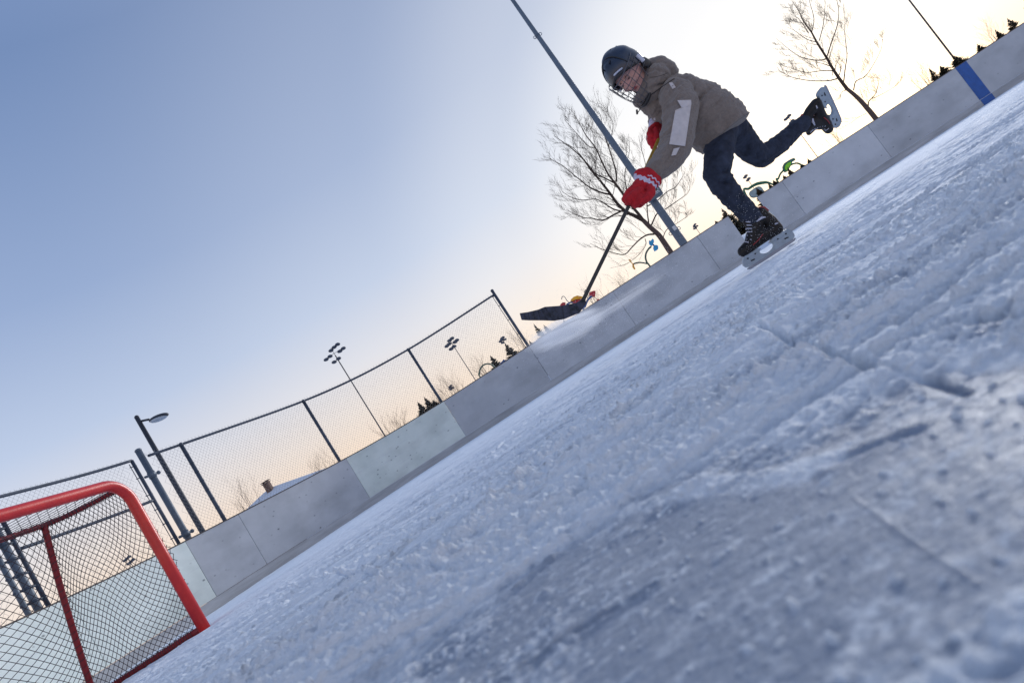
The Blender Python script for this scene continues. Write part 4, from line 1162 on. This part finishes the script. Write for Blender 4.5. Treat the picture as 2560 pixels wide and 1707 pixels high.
mb = draped([(1684,372),(1700,368),(1690,388),(1678,390)], [bj], 6, lift=.007); mb.build('elbow_patch', M['patch'], jacket)
mb = draped([(1672,208),(1680,205),(1690,219),(1681,223)], [bj, bh], 6); mb.build('shoulder_tab', M['patch'], jacket)
mb = draped([(1633,296),(1638,294),(1640,312),(1634,312)], [bj], 5); mb.build('chest_tab', M['patch'], jacket)
mb = MB()
pts = surf_pts([(1686-(1686-1600)*k/22, 197+(258-197)*((k/22)**1.05)) for k in range(23)], SZ-.15, [bj, bh], .001)
mb.tube(pts, .0028, 5); 
pts = surf_pts([(1624+i*3, 194-(i*i)*.05) for i in range(16)], SZ-.15, [bj, bh], .0005); mb.tube(pts, .0016, 4)
mb.build('hood_seam', M['jacketline'], jacket)
mb = MB(); a = K(1592,262,-.1); mb.tube([a, a+Vector((.01,0,-.03)), K(1593,285,-.1)], .003, 5); mb.tube([K(1592,275,-.1), K(1593,286,-.1)], .006, 6); mb.build('drawstring', M['jacketline'], jacket)

# ---- jeans
jnf = fold_set([
    (K(1815,432,-.15), K(1830,425)-K(1790,440), .07, .009, -.012), (K(1822,447,-.15), K(1838,445)-K(1795,455), .07, .008, .010),
    (K(1818,458,-.15), K(1835,462)-K(1790,460), .07, .008, -.010), (K(1805,420,-.15), K(1825,410)-K(1780,425), .06, .008, .007),
    (K(1855,510,-.1), K(1880,500)-K(1835,520), .06, .009, -.007), (K(1870,530,-.1), K(1890,518)-K(1850,540), .05, .009, .008),
    (K(1883,548,-.1), K(1905,535)-K(1865,560), .05, .009, -.008),
    (K(1893,390,.2), K(1880,375)-K(1905,410), .05, .009, -.008), (K(1915,395,.2), K(1900,375)-K(1925,410), .05, .009, .008),
    (K(1830,345,.0), K(1850,330)-K(1800,350), .06, .010, -.007)])
jn = bake([
    [(K(1800,322,.06), 44*u_, 1.2), (K(1800,335,.04), 42*u_, 1.2)],
    [(K(1802,330,.03), 42*u_), (K(1798,366,-.02), 38*u_), (K(1796,400,-.07), 34*u_), (K(1791,434,-.10), 32*u_), (K(1808,466,-.08), 29*u_), (K(1842,502,-.04), 26.5*u_), (K(1872,534,.0), 25*u_), (K(1886,551,.0), 25*u_)],
    [(K(1812,318,.08), 44*u_), (K(1828,322,.12), 42*u_), (K(1850,345,.2), 37*u_), (K(1880,378,.25), 32*u_), (K(1905,392,.28), 29.5*u_), (K(1938,370,.31), 27*u_), (K(1972,340,.33), 23.5*u_), (K(1994,320,.34), 22*u_), (K(2008,309,.35), 21*u_)],
], .0055, 4, .0030, 26, (1,1,1), jnf)
crease(jn, K(1830,430)-K(1770,470), 20, .018)
jeans = link(jn, 'jeans', M['jeans'], person)
bn_ = bvh(jeans)
mb = MB(); pts = surf_pts([(1905+i*6, 412-i*4.4) for i in range(15)], SZ, [bn_], .0003); mb.tube(pts, .0013, 4); mb.build('side_seam', mat('seam_thread', (.06,.07,.10), .9), jeans)

# ---- helmet with cage
def helmet():
    vs = []; fs = []; nu_, nv_ = 48, 26
    for i in range(nu_):
        a = 2*math.pi*i/nu_; ca, sa = math.cos(a), math.sin(a)
        front = max(0, ca)
        zlow = -.050 + .085*front**1.2 - .022*max(0, -ca)          # lower rim height round the head
        for j in range(nv_+1):
            t = j/nv_; rz_ = .150
            el = math.asin(max(-1, min(1, zlow/rz_)))*(1-t)+(math.pi/2)*t
            x = .138*math.cos(el)*ca; y = .116*math.cos(el)*sa; z = rz_*math.sin(el)
            k = 1.0
            k += .060/(1+math.exp((x-.030)/.006))*min(1, max(0, (z-.045)/.03))       # rear crown stands proud
            k += .020*math.exp(-(abs(y)/.018)**2)*(z > .04)           # centre ridge
            k -= .022*math.exp(-((abs(y)-.045)/.010)**2)*(z > .05)    # channels
            k -= .030*math.exp(-((x-.055-.10*(z-.06))/.0045)**2)      # joint of the two halves
            if t < .12: k += .018*(1-t/.12)
            x, y, z = x*k, y*k, z*k+.018
            if x < 0: x *= 1.02
            vs.append(hp(x-.008, y, z+.012))
    for i in range(nu_):
        i2 = (i+1) % nu_
        for j in range(nv_): fs.append((i*(nv_+1)+j, i2*(nv_+1)+j, i2*(nv_+1)+j+1, i*(nv_+1)+j+1))
    mb = MB(); mb.add(vs, fs)
    return mb
hl_ = helmet().build('helmet', M['helmet'], person)
sm_ = hl_.modifiers.new('thick', 'SOLIDIFY'); sm_.thickness = .008; sm_.offset = -1
def rimc(a, dz=0.0, s_=1.0):
    ca, sa = math.cos(a), math.sin(a); front = max(0, ca)
    zl = -.050+.085*front**1.2-.022*max(0,-ca); el = math.asin(max(-1, min(1, zl/.150)))
    return hp(.138*math.cos(el)*ca*s_-.008, .116*math.cos(el)*sa*s_, zl+.03+dz)
mb = MB(); mb.tube([rimc(2*math.pi*k/48, .002, 1.02) for k in range(49)], .006, 6); mb.build('rim_band', M['helmetb'], hl_)
def shell(x, y):
    q = 1-(x/.138)**2-(y/.116)**2
    return hp(x-.008, y, .150*math.sqrt(max(0, q))*1.01+.032)
mb = MB(); mb.tube([shell(.040+.03*abs(k/10)**2, .098*k/10) for k in range(-10, 11)], .0035, 6); mb.build('shell_seam', M['helmetb'], hl_)
for x_, y_ in ((.075,.035),(.075,-.035),(-.02,.04),(-.02,-.04),(-.07,.045),(-.07,-.045)):
    mb = MB(); mb.ico(shell(x_, y_), (.018,.006,.005), HMx, 1); mb.build('vent', M['helmetb'], hl_)
mb = MB(); mb.tube([rimc(a, .028, 1.045) for a in [.15+.035*k for k in range(16)]], [.002]+[.006]*14+[.002], 6); mb.build('side_stripe', M['silver'], hl_)
mb = MB()
for k, a in enumerate((2.2,2.5)): mb.tube([rimc(a, .06, 1.02), rimc(a+.05, .11, .90)], .007, 6)
mb.build('rear_vent_trim', M['silver'], hl_)
for sg in (1,-1):
    mb = MB(); c = hp(-.002, .122*sg, .000)
    mb.box(c, (.030,.014,.056), HMx @ Matrix.Rotation(-.25, 3, 'Y')); o_ = mb.build('cage_clip', M['silver'], hl_, smooth=False)
    bv = o_.modifiers.new('b', 'BEVEL'); bv.width = .004; bv.segments = 2
    mb = MB(); mb.ico(hp(-.03, .100*sg, -.045), (.038,.016,.045), HMx, 2); mb.build('ear_guard', M['helmetb'], hl_)
    mb = MB(); mb.tube(catmull([hp(-.03,.10*sg,-.06), hp(.0,.085*sg,-.12), hp(.05,.045*sg,-.14), hp(.07,0,-.145)], 5), .006, 6); mb.build('chin_strap', M['helmetb'], hl_)
def cagep(y, z):      # y -1..1 , z 0 (brow) .. 1 (chin)
    zz = .050-.205*z
    w = .112-.045*max(0, z-.35)**1.3*1.4
    a = y*math.radians(86)
    x = (.178-.012*(z-.5)**2-.03*max(0, z-.7))*math.cos(a)*(1) - .02*(1-math.cos(a))
    return hp(x+.004, w*math.sin(a)*1.06, zz+.02*(1-math.cos(a))*(1-z))
mb = MB()
for z in (0,.14,.30,.46,.62,.78,.92,1.0):
    mb.tube([cagep(-1+2*k/24, z) for k in range(25)], .0021 if z not in (0,1.0) else .0034, 5)
for y in (-.86,-.66,-.46,-.26,-.08,.08,.26,.46,.66,.86):
    mb.tube([cagep(y*(1-.12*(k/12)), k/12) for k in range(13)], .0021, 5)
mb.build('face_cage', M['wirec'], hl_)
mb = MB(); mb.tube(catmull([cagep(-.5,.97), cagep(-.2,1.02), cagep(.2,1.02), cagep(.5,.97)], 5), .011, 8)
mb.ico(hp(.10,0,-.135), (.035,.035,.016), HMx, 2); mb.build('chin_cup', M['helmetb'], hl_)

# ---- gloves
def glove(center_chain, fingers, thumb, cuff, vox=.0035):
    return bake([center_chain]+fingers+[thumb]+[cuff], vox, 1, .0012, 60)
gm = glove([(K(1628,447,-.28), 23*u_, .9), (K(1610,464,-.29), 25*u_, .8), (K(1596,480,-.30), 23*u_, .8)],
    [[(K(1592,466,-.33), 10.5*u_), (K(1573,482,-.35), 10*u_), (K(1564,498,-.34), 9.5*u_), (K(1570,507,-.31), 8.5*u_)],
     [(K(1600,478,-.35), 10.5*u_), (K(1584,488,-.38), 10*u_), (K(1571,500,-.375), 9.2*u_), (K(1574,509,-.345), 8*u_)],
     [(K(1608,488,-.34), 10*u_), (K(1597,499,-.38), 9.5*u_), (K(1590,509,-.375), 9*u_), (K(1588,513,-.34), 8*u_)],
     [(K(1616,490,-.31), 9.5*u_), (K(1609,502,-.34), 9*u_), (K(1599,511,-.345), 8.2*u_), (K(1594,512,-.32), 7.5*u_)]],
    [(K(1625,466,-.33), 11*u_), (K(1628,482,-.36), 10.5*u_), (K(1619,495,-.38), 9.5*u_), (K(1607,503,-.39), 8.5*u_)],
    [(K(1603,440,-.27), 18*u_, 1.0), (K(1620,444,-.27), 24*u_, 1.0), (K(1634,452,-.27), 19*u_, 1.0)])
gl1 = link(gm, 'glove', [M['gloved'], M['glovew']], person)
gl1['label'] = 'red knitted glove with a white band gripping the lower shaft'
ba, bb = K(1584,438,-.3), K(1642,473,-.3); bd = (bb-ba).normalized(); bnn = LY.cross(bd).normalized()
for pl in gm.polygons:
    c = Vector(pl.center)+parent_world(gl1); v = c-ba; s_ = v.dot(bnn)+.004*math.sin(v.dot(bd)*230)+.003*mnoise.noise(c*90)
    if abs(s_) < .014 or (abs(s_-.034*(1 if bnn.z > 0 else -1)) < .004 and v.dot(bd) > .07): pl.material_index = 1
gm2 = glove([(K(1636,312,.06), 14*u_), (K(1632,335,.06), 16*u_), (K(1632,352,.06), 15*u_)],
    [[(K(1628,325,.03), 8*u_), (K(1624,334,.0), 8*u_), (K(1631,340,-.02), 7*u_)],
     [(K(1628,337,.03), 8*u_), (K(1625,347,.0), 8*u_), (K(1632,352,-.02), 7*u_)],
     [(K(1630,349,.03), 8*u_), (K(1628,358,.0), 7.5*u_), (K(1635,362,-.02), 7*u_)],
     [(K(1633,358,.03), 7.5*u_), (K(1632,367,.01), 7*u_), (K(1637,371,-.01), 6.5*u_)]],
    [(K(1640,325,.0), 8*u_), (K(1643,338,-.03), 8*u_), (K(1642,350,-.04), 7*u_)],
    [(K(1638,308,.08), 17*u_), (K(1640,318,.08), 16*u_)])
gl2 = link(gm2, 'glove', [M['gloved'], M['glovew']], person)
gl2['label'] = 'red glove of the far hand at the top of the shaft'
for pl in gm2.polygons:
    c = Vector(pl.center)+parent_world(gl2)
    if (c-K(1636,305,.06)).dot(LZ) > -.012: pl.material_index = 1

# ---- skates
def place(mat4, v): return mat4 @ Vector(v)
def skate(M4, label, flex=0.0):
    """local frame: x to the toe, z up, origin under the middle of the blade"""
    s_ = 1.0
    L = lambda x, y, z: M4 @ Vector((x, y, z))
    org = M4 @ Vector((0,0,0))
    ch = [[(Vector((.125,0,.116)), .034), (Vector((.085,0,.120)), .040), (Vector((.03,0,.130)), .044), (Vector((-.03,0,.130)), .043), (Vector((-.105,0,.120)), .039)],
          [(Vector((.05,0,.145)), .038), (Vector((.0,0,.185)), .045), (Vector((-.030,0,.215)), .047), (Vector((-.035,0,.235)), .047)],
          [(Vector((-.105,0,.13)), .038), (Vector((-.10,0,.18)), .038), (Vector((-.090,0,.215)), .036), (Vector((-.088,0,.25)), .030)],
          [(Vector((.010,0,.225)), .028), (Vector((.015,0,.25)), .022)]]
    me = bake(ch, .005, 3)
    for v in me.vertices:
        c = Vector(v.co)
        if c.z < .086: c.z = .086
        c.y *= .92
        if c.z > .14: c.x += flex*(c.z-.14)
        v.co = M4 @ c
    sk = link(me, 'skate', M['boot'], person); sk['label'] = label
    # holder profile: outer outline and window
    outer = [(-.150,.078),(-.165,.045),(-.150,.014),(-.10,.010),(.10,.010),(.150,.020),(.163,.048),(.140,.078),(.052,.078),(.040,.052),(-.035,.052),(-.050,.078)]
    mb = MB()
    def prism(poly, w0, mi=0):
        n = len(poly); a = [L(x, -w0*(1.5 if z > .07 else 1), z) for x, z in poly]; b = [L(x, w0*(1.5 if z > .07 else 1), z) for x, z in poly]
        fs = [tuple(range(n)), tuple(2*n-1-i for i in range(n))]+[(i, n+i, n+(i+1) % n, (i+1) % n) for i in range(n)]
        mb.add(a+b, fs, mi)
    def el(a0, a1, n=8, cx=.006, cz=.056, rx=.046, rz=.023): return [(cx+rx*math.cos(math.radians(a0+(a1-a0)*k/n)), cz+rz*math.sin(math.radians(a0+(a1-a0)*k/n))) for k in range(n+1)]
    prism([(-.148,.088),(-.160,.076),(-.169,.055),(-.170,.036),(-.163,.022),(-.150,.018),(-.030,.018)]+el(222,128)+[(-.050,.088)], .0100)      # rear tower
    prism([(.058,.088)]+el(52,-42)+[(.040,.018),(.150,.019),(.165,.026),(.173,.044),(.166,.066),(.142,.088)], .0100)            # front tower
    prism([(-.0295,.0175)]+[(x, z-.0005) for x, z in el(222,318)]+[(.0395,.0175)], .0088)                                # bridge
    mb.build('blade_holder', M['holder'], sk, smooth=False)
    mb = MB(); prism([(-.160,.0178),(-.168,.010),(-.150,.001),(-.05,-.001),(.05,-.001),(.145,.002),(.168,.012),(.160,.0178)], .0022); mb.build('blade', M['steel'], sk, smooth=False)
    mb = MB()
    for z, x in ((.155,.070),(.172,.055),(.190,.042),(.208,.032),(.226,.024),(.245,.018)):
        mb.tube([L(x-.012,-.034,z-.006), L(x+.004,-.015,z+.010), L(x+.004,.015,z+.010), L(x-.012,.034,z-.006)], .0036, 5)
    for y in (-.012,.012): mb.tube([L(.075,y,.150), L(.095,y*2.5,.160), L(.085,y*4,.145)], .003, 4)
    mb.build('laces', M['lace'], sk)
    mb = MB()
    for sg in (1,-1):
        mb.tube([L(-.075,sg*.0475,.215), L(-.055,sg*.0495,.225), L(-.02,sg*.0475,.222)], [.004,.008,.004], 6)
        mb.tube([L(-.12,sg*.034,.145), L(-.10,sg*.037,.150)], [.003,.005], 6)
    mb.build('side_logo_patch', M['lace'], sk)
    mb = MB()
    mb.tube([L(-.090,.0,.284), L(-.112,0,.265), L(-.126,0,.235)], [.006,.012,.006], 6)
    for sg in (1,-1): mb.tube([L(.07,sg*.040,.118), L(.03,sg*.043,.125), L(-.01,sg*.044,.14)], .003, 5)
    mb.build('red_trim', M['bootred'], sk)
    for sg in (1, -1):
        mb = MB()
        for x in (-.13,-.075,.08,.13): mb.tube([L(x, sg*.0098, .066), L(x, sg*.0165, .066)], .0045, 8)
        for x in (-.12,.11): mb.tube([L(x-.012, sg*.0085, .04), L(x+.012, sg*.0118, .044)], .004, 6)
        mb.build('holder_rivets', M['helmetb'], sk)
    return sk
def frame(fwd, up, org, scale=1.0):
    f = Vector(fwd).normalized(); u = Vector(up); u = (u-f*u.dot(f)).normalized(); l = u.cross(f)
    m = Matrix((f*scale, l*scale, u*scale)).transposed().to_4x4(); m.translation = org; return m
c0 = G(1932,640, .002); c0 = c0*1.0
c0 = P(1931,639,SZ); c0.z = max(.001, c0.z)
skN = skate(frame((-1,.10,.0), (.02,-.06,1), c0, 1.02), 'standing skate, dusted with snow')
mid = K(2086,258,.38)
fB = (K(2107,308,.50)-K(2064,214,.30)).normalized()
uB = (K(2004,309,.36)-K(2086,258,.38)).normalized()
skF = skate(frame(fB, uB, mid, .98), 'raised skate with its blade turned up', .08)
# snow dust stuck on the standing skate
dm = MB(); R = random.Random(5)
bs_ = bvh(skN)
for k in range(260):
    x = R.uniform(1865,1965); y = R.uniform(540,640)
    d = ray(x, y).normalized(); hit = bs_[0].ray_cast(Vector((0,0,CAMH))-bs_[1], d)
    if hit[0] is not None: dm.ico(hit[0]+bs_[1]-d*.001, R.uniform(.0006,.0014), None, 0)
for k in range(120):
    x = R.uniform(1840,1905); y = R.uniform(480,570)
    d = ray(x, y).normalized(); hit = bn_[0].ray_cast(Vector((0,0,CAMH))-bn_[1], d)
    if hit[0] is not None: dm.ico(hit[0]+bn_[1]-d*.001, R.uniform(.0006,.0016), None, 0)
M['snowdot'] = mat('snow_crystals', (.8,.82,.88), .7, 0, .05)
dm.build('clinging_snow', M['snowdot'], skN)['kind'] = 'stuff'

# ---- stick
s0 = K(1655,330,-.05); s1 = K(1590,478,-.335); s2 = K(1457,752,-.45)
stick = empty('hockey_stick', s0, 'hockey stick with dark shaft, yellow upper part and black taped blade swung low', 'hockey stick')
sd = (s2-s1).normalized(); sx_ = sd.cross(Vector((0,1,0))).normalized(); sy_ = sd.cross(sx_)
Ms = Matrix((sx_, sy_, sd)).transposed()
def shaft_piece(a, b, w, t):
    mb = MB(); d = (b-a).normalized(); x = d.cross(LY).normalized(); y = d.cross(x); mm = Matrix((x, y, d)).transposed()
    mb.box((a+b)/2, (w, t, (b-a).length), mm); return mb
sTop = K(1648,345,-.03); sMid = K(1586,486,-.335)
o = shaft_piece(sTop, sMid, .020, .026).build('upper_shaft', M['sticky'], stick, smooth=False); bv = o.modifiers.new('b','BEVEL'); bv.width = .003
o = shaft_piece(sMid, s2, .021, .027).build('shaft', M['stickb'], stick, smooth=False); bv = o.modifiers.new('b','BEVEL'); bv.width = .003
mb = MB()
top = [(1462,744),(1440,757),(1405,764),(1362,767),(1345,774),(1320,780),(1299,783)]
bot = [(1466,758),(1449,782),(1410,798),(1385,802),(1352,801),(1325,801),(1304,800)]
nT = len(top); vs = []
for k, ((x0,y0),(x1,y1)) in enumerate(zip(top, bot)):
    dz = -.45-.10*(k/(nT-1))**1.5
    vs += [K(x0,y0,dz-.004), K(x1,y1,dz-.004), K(x1,y1,dz+.004), K(x0,y0,dz+.004)]
fs = []
for k in range(nT-1):
    a, b = k*4, k*4+4
    for q in range(4): fs.append((a+q, a+(q+1) % 4, b+(q+1) % 4, b+q))
fs += [(3,2,1,0), tuple((nT-1)*4+q for q in range(4))]
mb.add(vs, fs); o = mb.build('blade', M['bladetape'], stick, smooth=False); bv = o.modifiers.new('b','BEVEL'); bv.width = .002
mb = MB()
for k in range(1, nT-1):
    for f_ in (0, .5):
        a = K(*[top[k][i]*(1-f_)+top[k+1][i]*f_ for i in (0,1)], -.455-.10*((k+f_)/(nT-1))**1.5); b = K(*[bot[k][i]*(1-f_)+bot[k+1][i]*f_ for i in (0,1)], -.455-.10*((k+f_)/(nT-1))**1.5)
        mb.tube([a, b], .0012, 4)
mb.build('tape_ridges', M['stickb'], stick)

# ------------------------------------------------------------------ flying snow (stuff)
R = random.Random(99)
sp = MB()
def spray(x0, y0, x1, y1, sx, sy, n, dz0, dz1, r0, r1):
    for k in range(n):
        t = R.random(); x = x0+(x1-x0)*t+R.gauss(0, sx); y = y0+(y1-y0)*t+R.gauss(0, sy)
        p = K(x, y, R.uniform(dz0, dz1))
        if p.z < .01: continue
        sp.ico(p, R.uniform(r0, r1), None, 0)
spray(1330,860,1560,760,50,35,2400,-.4,.3,.0006,.0016)
spray(1480,800,1720,650,60,35,1700,-.3,.3,.0006,.0014)
spray(1720,620,1980,520,60,30,420,-.3,.2,.0006,.0016)
spray(1850,600,2150,430,60,45,160,-.4,.2,.0006,.0015)
tag(sp.build('flying_snow', M['snowdot']), 'fine white snow crystals flying between the stick blade and the standing skate', 'snow spray', kind='stuff')

def mist(name, cpx, cpy, lx, ly, lz, dens, ang_px, label):
    c = K(cpx, cpy, .05)
    a = (K(cpx+ang_px[0], cpy+ang_px[1], .05)-c).normalized(); y = LY; z = a.cross(y).normalized(); z = z if z.z > 0 else -z
    mm = Matrix((a, y, z)).transposed()
    mb = MB(); mb.ico((0,0,0), (1,1,1), None, 2)
    o = mb.build(name, [], None)
    m4 = mm.to_4x4(); m4 = m4 @ Matrix.Diagonal((lx, ly, lz, 1)); m4.translation = c; o.matrix_world = m4
    m = bpy.data.materials.new(name); m.use_nodes = True; nt = m.node_tree; N = nt.nodes; L = nt.links
    for n in list(N): N.remove(n)
    out = N.new('ShaderNodeOutputMaterial'); v = N.new('ShaderNodeVolumePrincipled'); L.new(v.outputs[0], out.inputs['Volume'])
    v.inputs['Color'].default_value = (.97,.975,.99,1); v.inputs['Anisotropy'].default_value = .2
    tc = N.new('ShaderNodeTexCoord'); ln = N.new('ShaderNodeVectorMath'); ln.operation = 'LENGTH'; L.new(tc.outputs['Object'], ln.inputs[0])
    fo = N.new('ShaderNodeMapRange'); fo.interpolation_type = 'SMOOTHSTEP'; fo.inputs['From Min'].default_value = 1.0; fo.inputs['From Max'].default_value = .15
    L.new(ln.outputs['Value'], fo.inputs['Value'])
    mp = N.new('ShaderNodeMapping'); mp.inputs['Scale'].default_value = (.6,1,2.2); L.new(tc.outputs['Object'], mp.inputs['Vector'])
    nz = N.new('ShaderNodeTexNoise'); nz.inputs['Scale'].default_value = 2.2; nz.inputs['Detail'].default_value = 3; L.new(mp.outputs['Vector'], nz.inputs['Vector'])
    mr = N.new('ShaderNodeMapRange'); mr.inputs['From Min'].default_value = .38; mr.inputs['From Max'].default_value = .62; L.new(nz.outputs['Fac'], mr.inputs['Value'])
    mu = N.new('ShaderNodeMath'); mu.operation = 'MULTIPLY'; L.new(fo.outputs['Result'], mu.inputs[0]); L.new(mr.outputs['Result'], mu.inputs[1])
    m2 = N.new('ShaderNodeMath'); m2.operation = 'MULTIPLY'; m2.inputs[1].default_value = dens; L.new(mu.outputs[0], m2.inputs[0]); L.new(m2.outputs[0], v.inputs['Density'])
    o.data.materials.append(m); tag(o, label, 'snow mist', kind='stuff'); return o
mist('snow_mist', 1415, 825, .31, .16, .10, 38, (-10,5), 'hazy puff of powdered snow hanging behind the stick blade')
mist('snow_mist', 1560, 750, .38, .14, .05, 7, (-10,6.6), 'thin trail of powdered snow between puff and standing skate')

# ------------------------------------------------------------------ sky, light, camera
SUNAZ = math.radians(35.0); SUNEL = math.radians(1.6)
sund = Vector((math.sin(SUNAZ)*math.cos(SUNEL), math.cos(SUNAZ)*math.cos(SUNEL), math.sin(SUNEL)))
w = bpy.data.worlds.new('World'); sc.world = w; w.use_nodes = True
nt = w.node_tree; N = nt.nodes; L = nt.links
for n in list(N): N.remove(n)
out = N.new('ShaderNodeOutputWorld'); bg = N.new('ShaderNodeBackground'); L.new(bg.outputs[0], out.inputs['Surface'])
tc = N.new('ShaderNodeTexCoord'); nm = N.new('ShaderNodeVectorMath'); nm.operation = 'NORMALIZE'; L.new(tc.outputs['Generated'], nm.inputs[0])
sx = N.new('ShaderNodeSeparateXYZ'); L.new(nm.outputs[0], sx.inputs[0])
def ramp(stops, src, interp='LINEAR'):
    r = N.new('ShaderNodeValToRGB'); r.color_ramp.interpolation = interp; e = r.color_ramp.elements
    while len(e) > 1: e.remove(e[-1])
    e[0].position = stops[0][0]; e[0].color = stops[0][1]
    for p_, c_ in stops[1:]:
        q = e.new(p_); q.color = c_
    L.new(src, r.inputs['Fac']); return r
el = ramp([(0, lin(236,196,165)), (.075, lin(246,223,203)), (.13, lin(236,225,219)), (.19, lin(219,220,229)), (.29, lin(184,199,226)), (.45, lin(148,169,207)), (.68, lin(114,139,183)), (.80, lin(124,148,192)), (1, lin(140,162,203))], sx.outputs['Z'])
dt = N.new('ShaderNodeVectorMath'); dt.operation = 'DOT_PRODUCT'; L.new(nm.outputs[0], dt.inputs[0]); dt.inputs[1].default_value = sund
ac = N.new('ShaderNodeMath'); ac.operation = 'ARCCOSINE'; L.new(dt.outputs['Value'], ac.inputs[0])
an = N.new('ShaderNodeMath'); an.operation = 'DIVIDE'; an.inputs[1].default_value = math.pi; L.new(ac.outputs[0], an.inputs[0])
g = lambda v: (v, v, v, 1)
gl_ = ramp([(0, g(1)), (10/180, g(.97)), (20/180, g(.80)), (32/180, g(.32)), (45/180, g(.12)), (70/180, g(0))], an.outputs[0], 'EASE')
mx = N.new('ShaderNodeMixRGB'); L.new(gl_.outputs['Color'], mx.inputs['Fac']); L.new(el.outputs['Color'], mx.inputs['Color1']); mx.inputs['Color2'].default_value = (1.06,1.05,1.03,1)
hz = ramp([(0, g(1)), (.06, g(.72)), (.10, g(.34)), (.15, g(.08)), (.22, g(0))], sx.outputs['Z'])
hm_ = N.new('ShaderNodeMath'); hm_.operation = 'MULTIPLY'; L.new(hz.outputs['Color'], hm_.inputs[0]); L.new(gl_.outputs['Color'], hm_.inputs[1])
mx2 = N.new('ShaderNodeMixRGB'); L.new(hm_.outputs[0], mx2.inputs['Fac']); L.new(mx.outputs['Color'], mx2.inputs['Color1']); mx2.inputs['Color2'].default_value = (1.05,.87,.66,1)
dk = ramp([(0, g(1)), (60/180, g(1)), (100/180, (1.18,1.16,1.12,1)), (1, (1.25,1.24,1.20,1))], an.outputs[0])
mu = N.new('ShaderNodeMixRGB'); mu.blend_type = 'MULTIPLY'; mu.inputs['Fac'].default_value = 1; L.new(mx2.outputs['Color'], mu.inputs['Color1']); L.new(dk.outputs['Color'], mu.inputs['Color2'])
core = ramp([(0, g(1)), (4/180, g(.7)), (10/180, g(.18)), (16/180, g(0))], an.outputs[0], 'EASE')
cm = N.new('ShaderNodeMixRGB'); cm.blend_type = 'ADD'; L.new(core.outputs['Color'], cm.inputs['Fac']); L.new(mu.outputs['Color'], cm.inputs['Color1']); cm.inputs['Color2'].default_value = (1.3,1.0,.55,1)
mu = cm
sky = N.new('ShaderNodeTexSky'); sky.sky_type = 'NISHITA'; sky.sun_disc = False; sky.sun_elevation = SUNEL; sky.sun_rotation = SUNAZ
sk = N.new('ShaderNodeMixRGB'); sk.blend_type = 'ADD'; sk.inputs['Fac'].default_value = .012; L.new(mu.outputs['Color'], sk.inputs['Color1']); L.new(sky.outputs['Color'], sk.inputs['Color2'])
L.new(sk.outputs['Color'], bg.inputs['Color']); bg.inputs['Strength'].default_value = 1.0

sl = bpy.data.lights.new('sun', 'SUN'); sl.energy = 2.1; sl.angle = math.radians(18); sl.color = (.98,.985,1)
so = bpy.data.objects.new('sun', sl); COL.objects.link(so); lampd = Vector((math.sin(SUNAZ)*math.cos(math.radians(13)), math.cos(SUNAZ)*math.cos(math.radians(13)), math.sin(math.radians(13))))   # the wide bright glow above the set sun
so.rotation_euler = (-lampd).to_track_quat('-Z', 'Y').to_euler()

cd = bpy.data.cameras.new('camera'); cam = bpy.data.objects.new('camera', cd); COL.objects.link(cam); sc.camera = cam
cd.sensor_fit = 'HORIZONTAL'; cd.sensor_width = 36; cd.lens = 36*F/W0; cd.clip_start = .01; cd.clip_end = 4000
R0 = Vector((1,0,0)); U0 = Vector((0,-sP,cP)); Fw = Vector((0,cP,sP))
right = R0*cR-U0*sR; up = R0*sR+U0*cR
mm = Matrix((right, up, -Fw)).transposed().to_4x4(); mm.translation = Vector((0,0,CAMH)); cam.matrix_world = mm
cd.dof.use_dof = True; cd.dof.focus_distance = 3.7; cd.dof.aperture_fstop = 9.0

sc.view_settings.view_transform = 'Standard'; sc.view_settings.look = 'None'; sc.view_settings.exposure = 0; sc.view_settings.gamma = 1
sc.cycles.max_bounces = 8; sc.cycles.volume_bounces = 4; sc.cycles.use_denoising = True
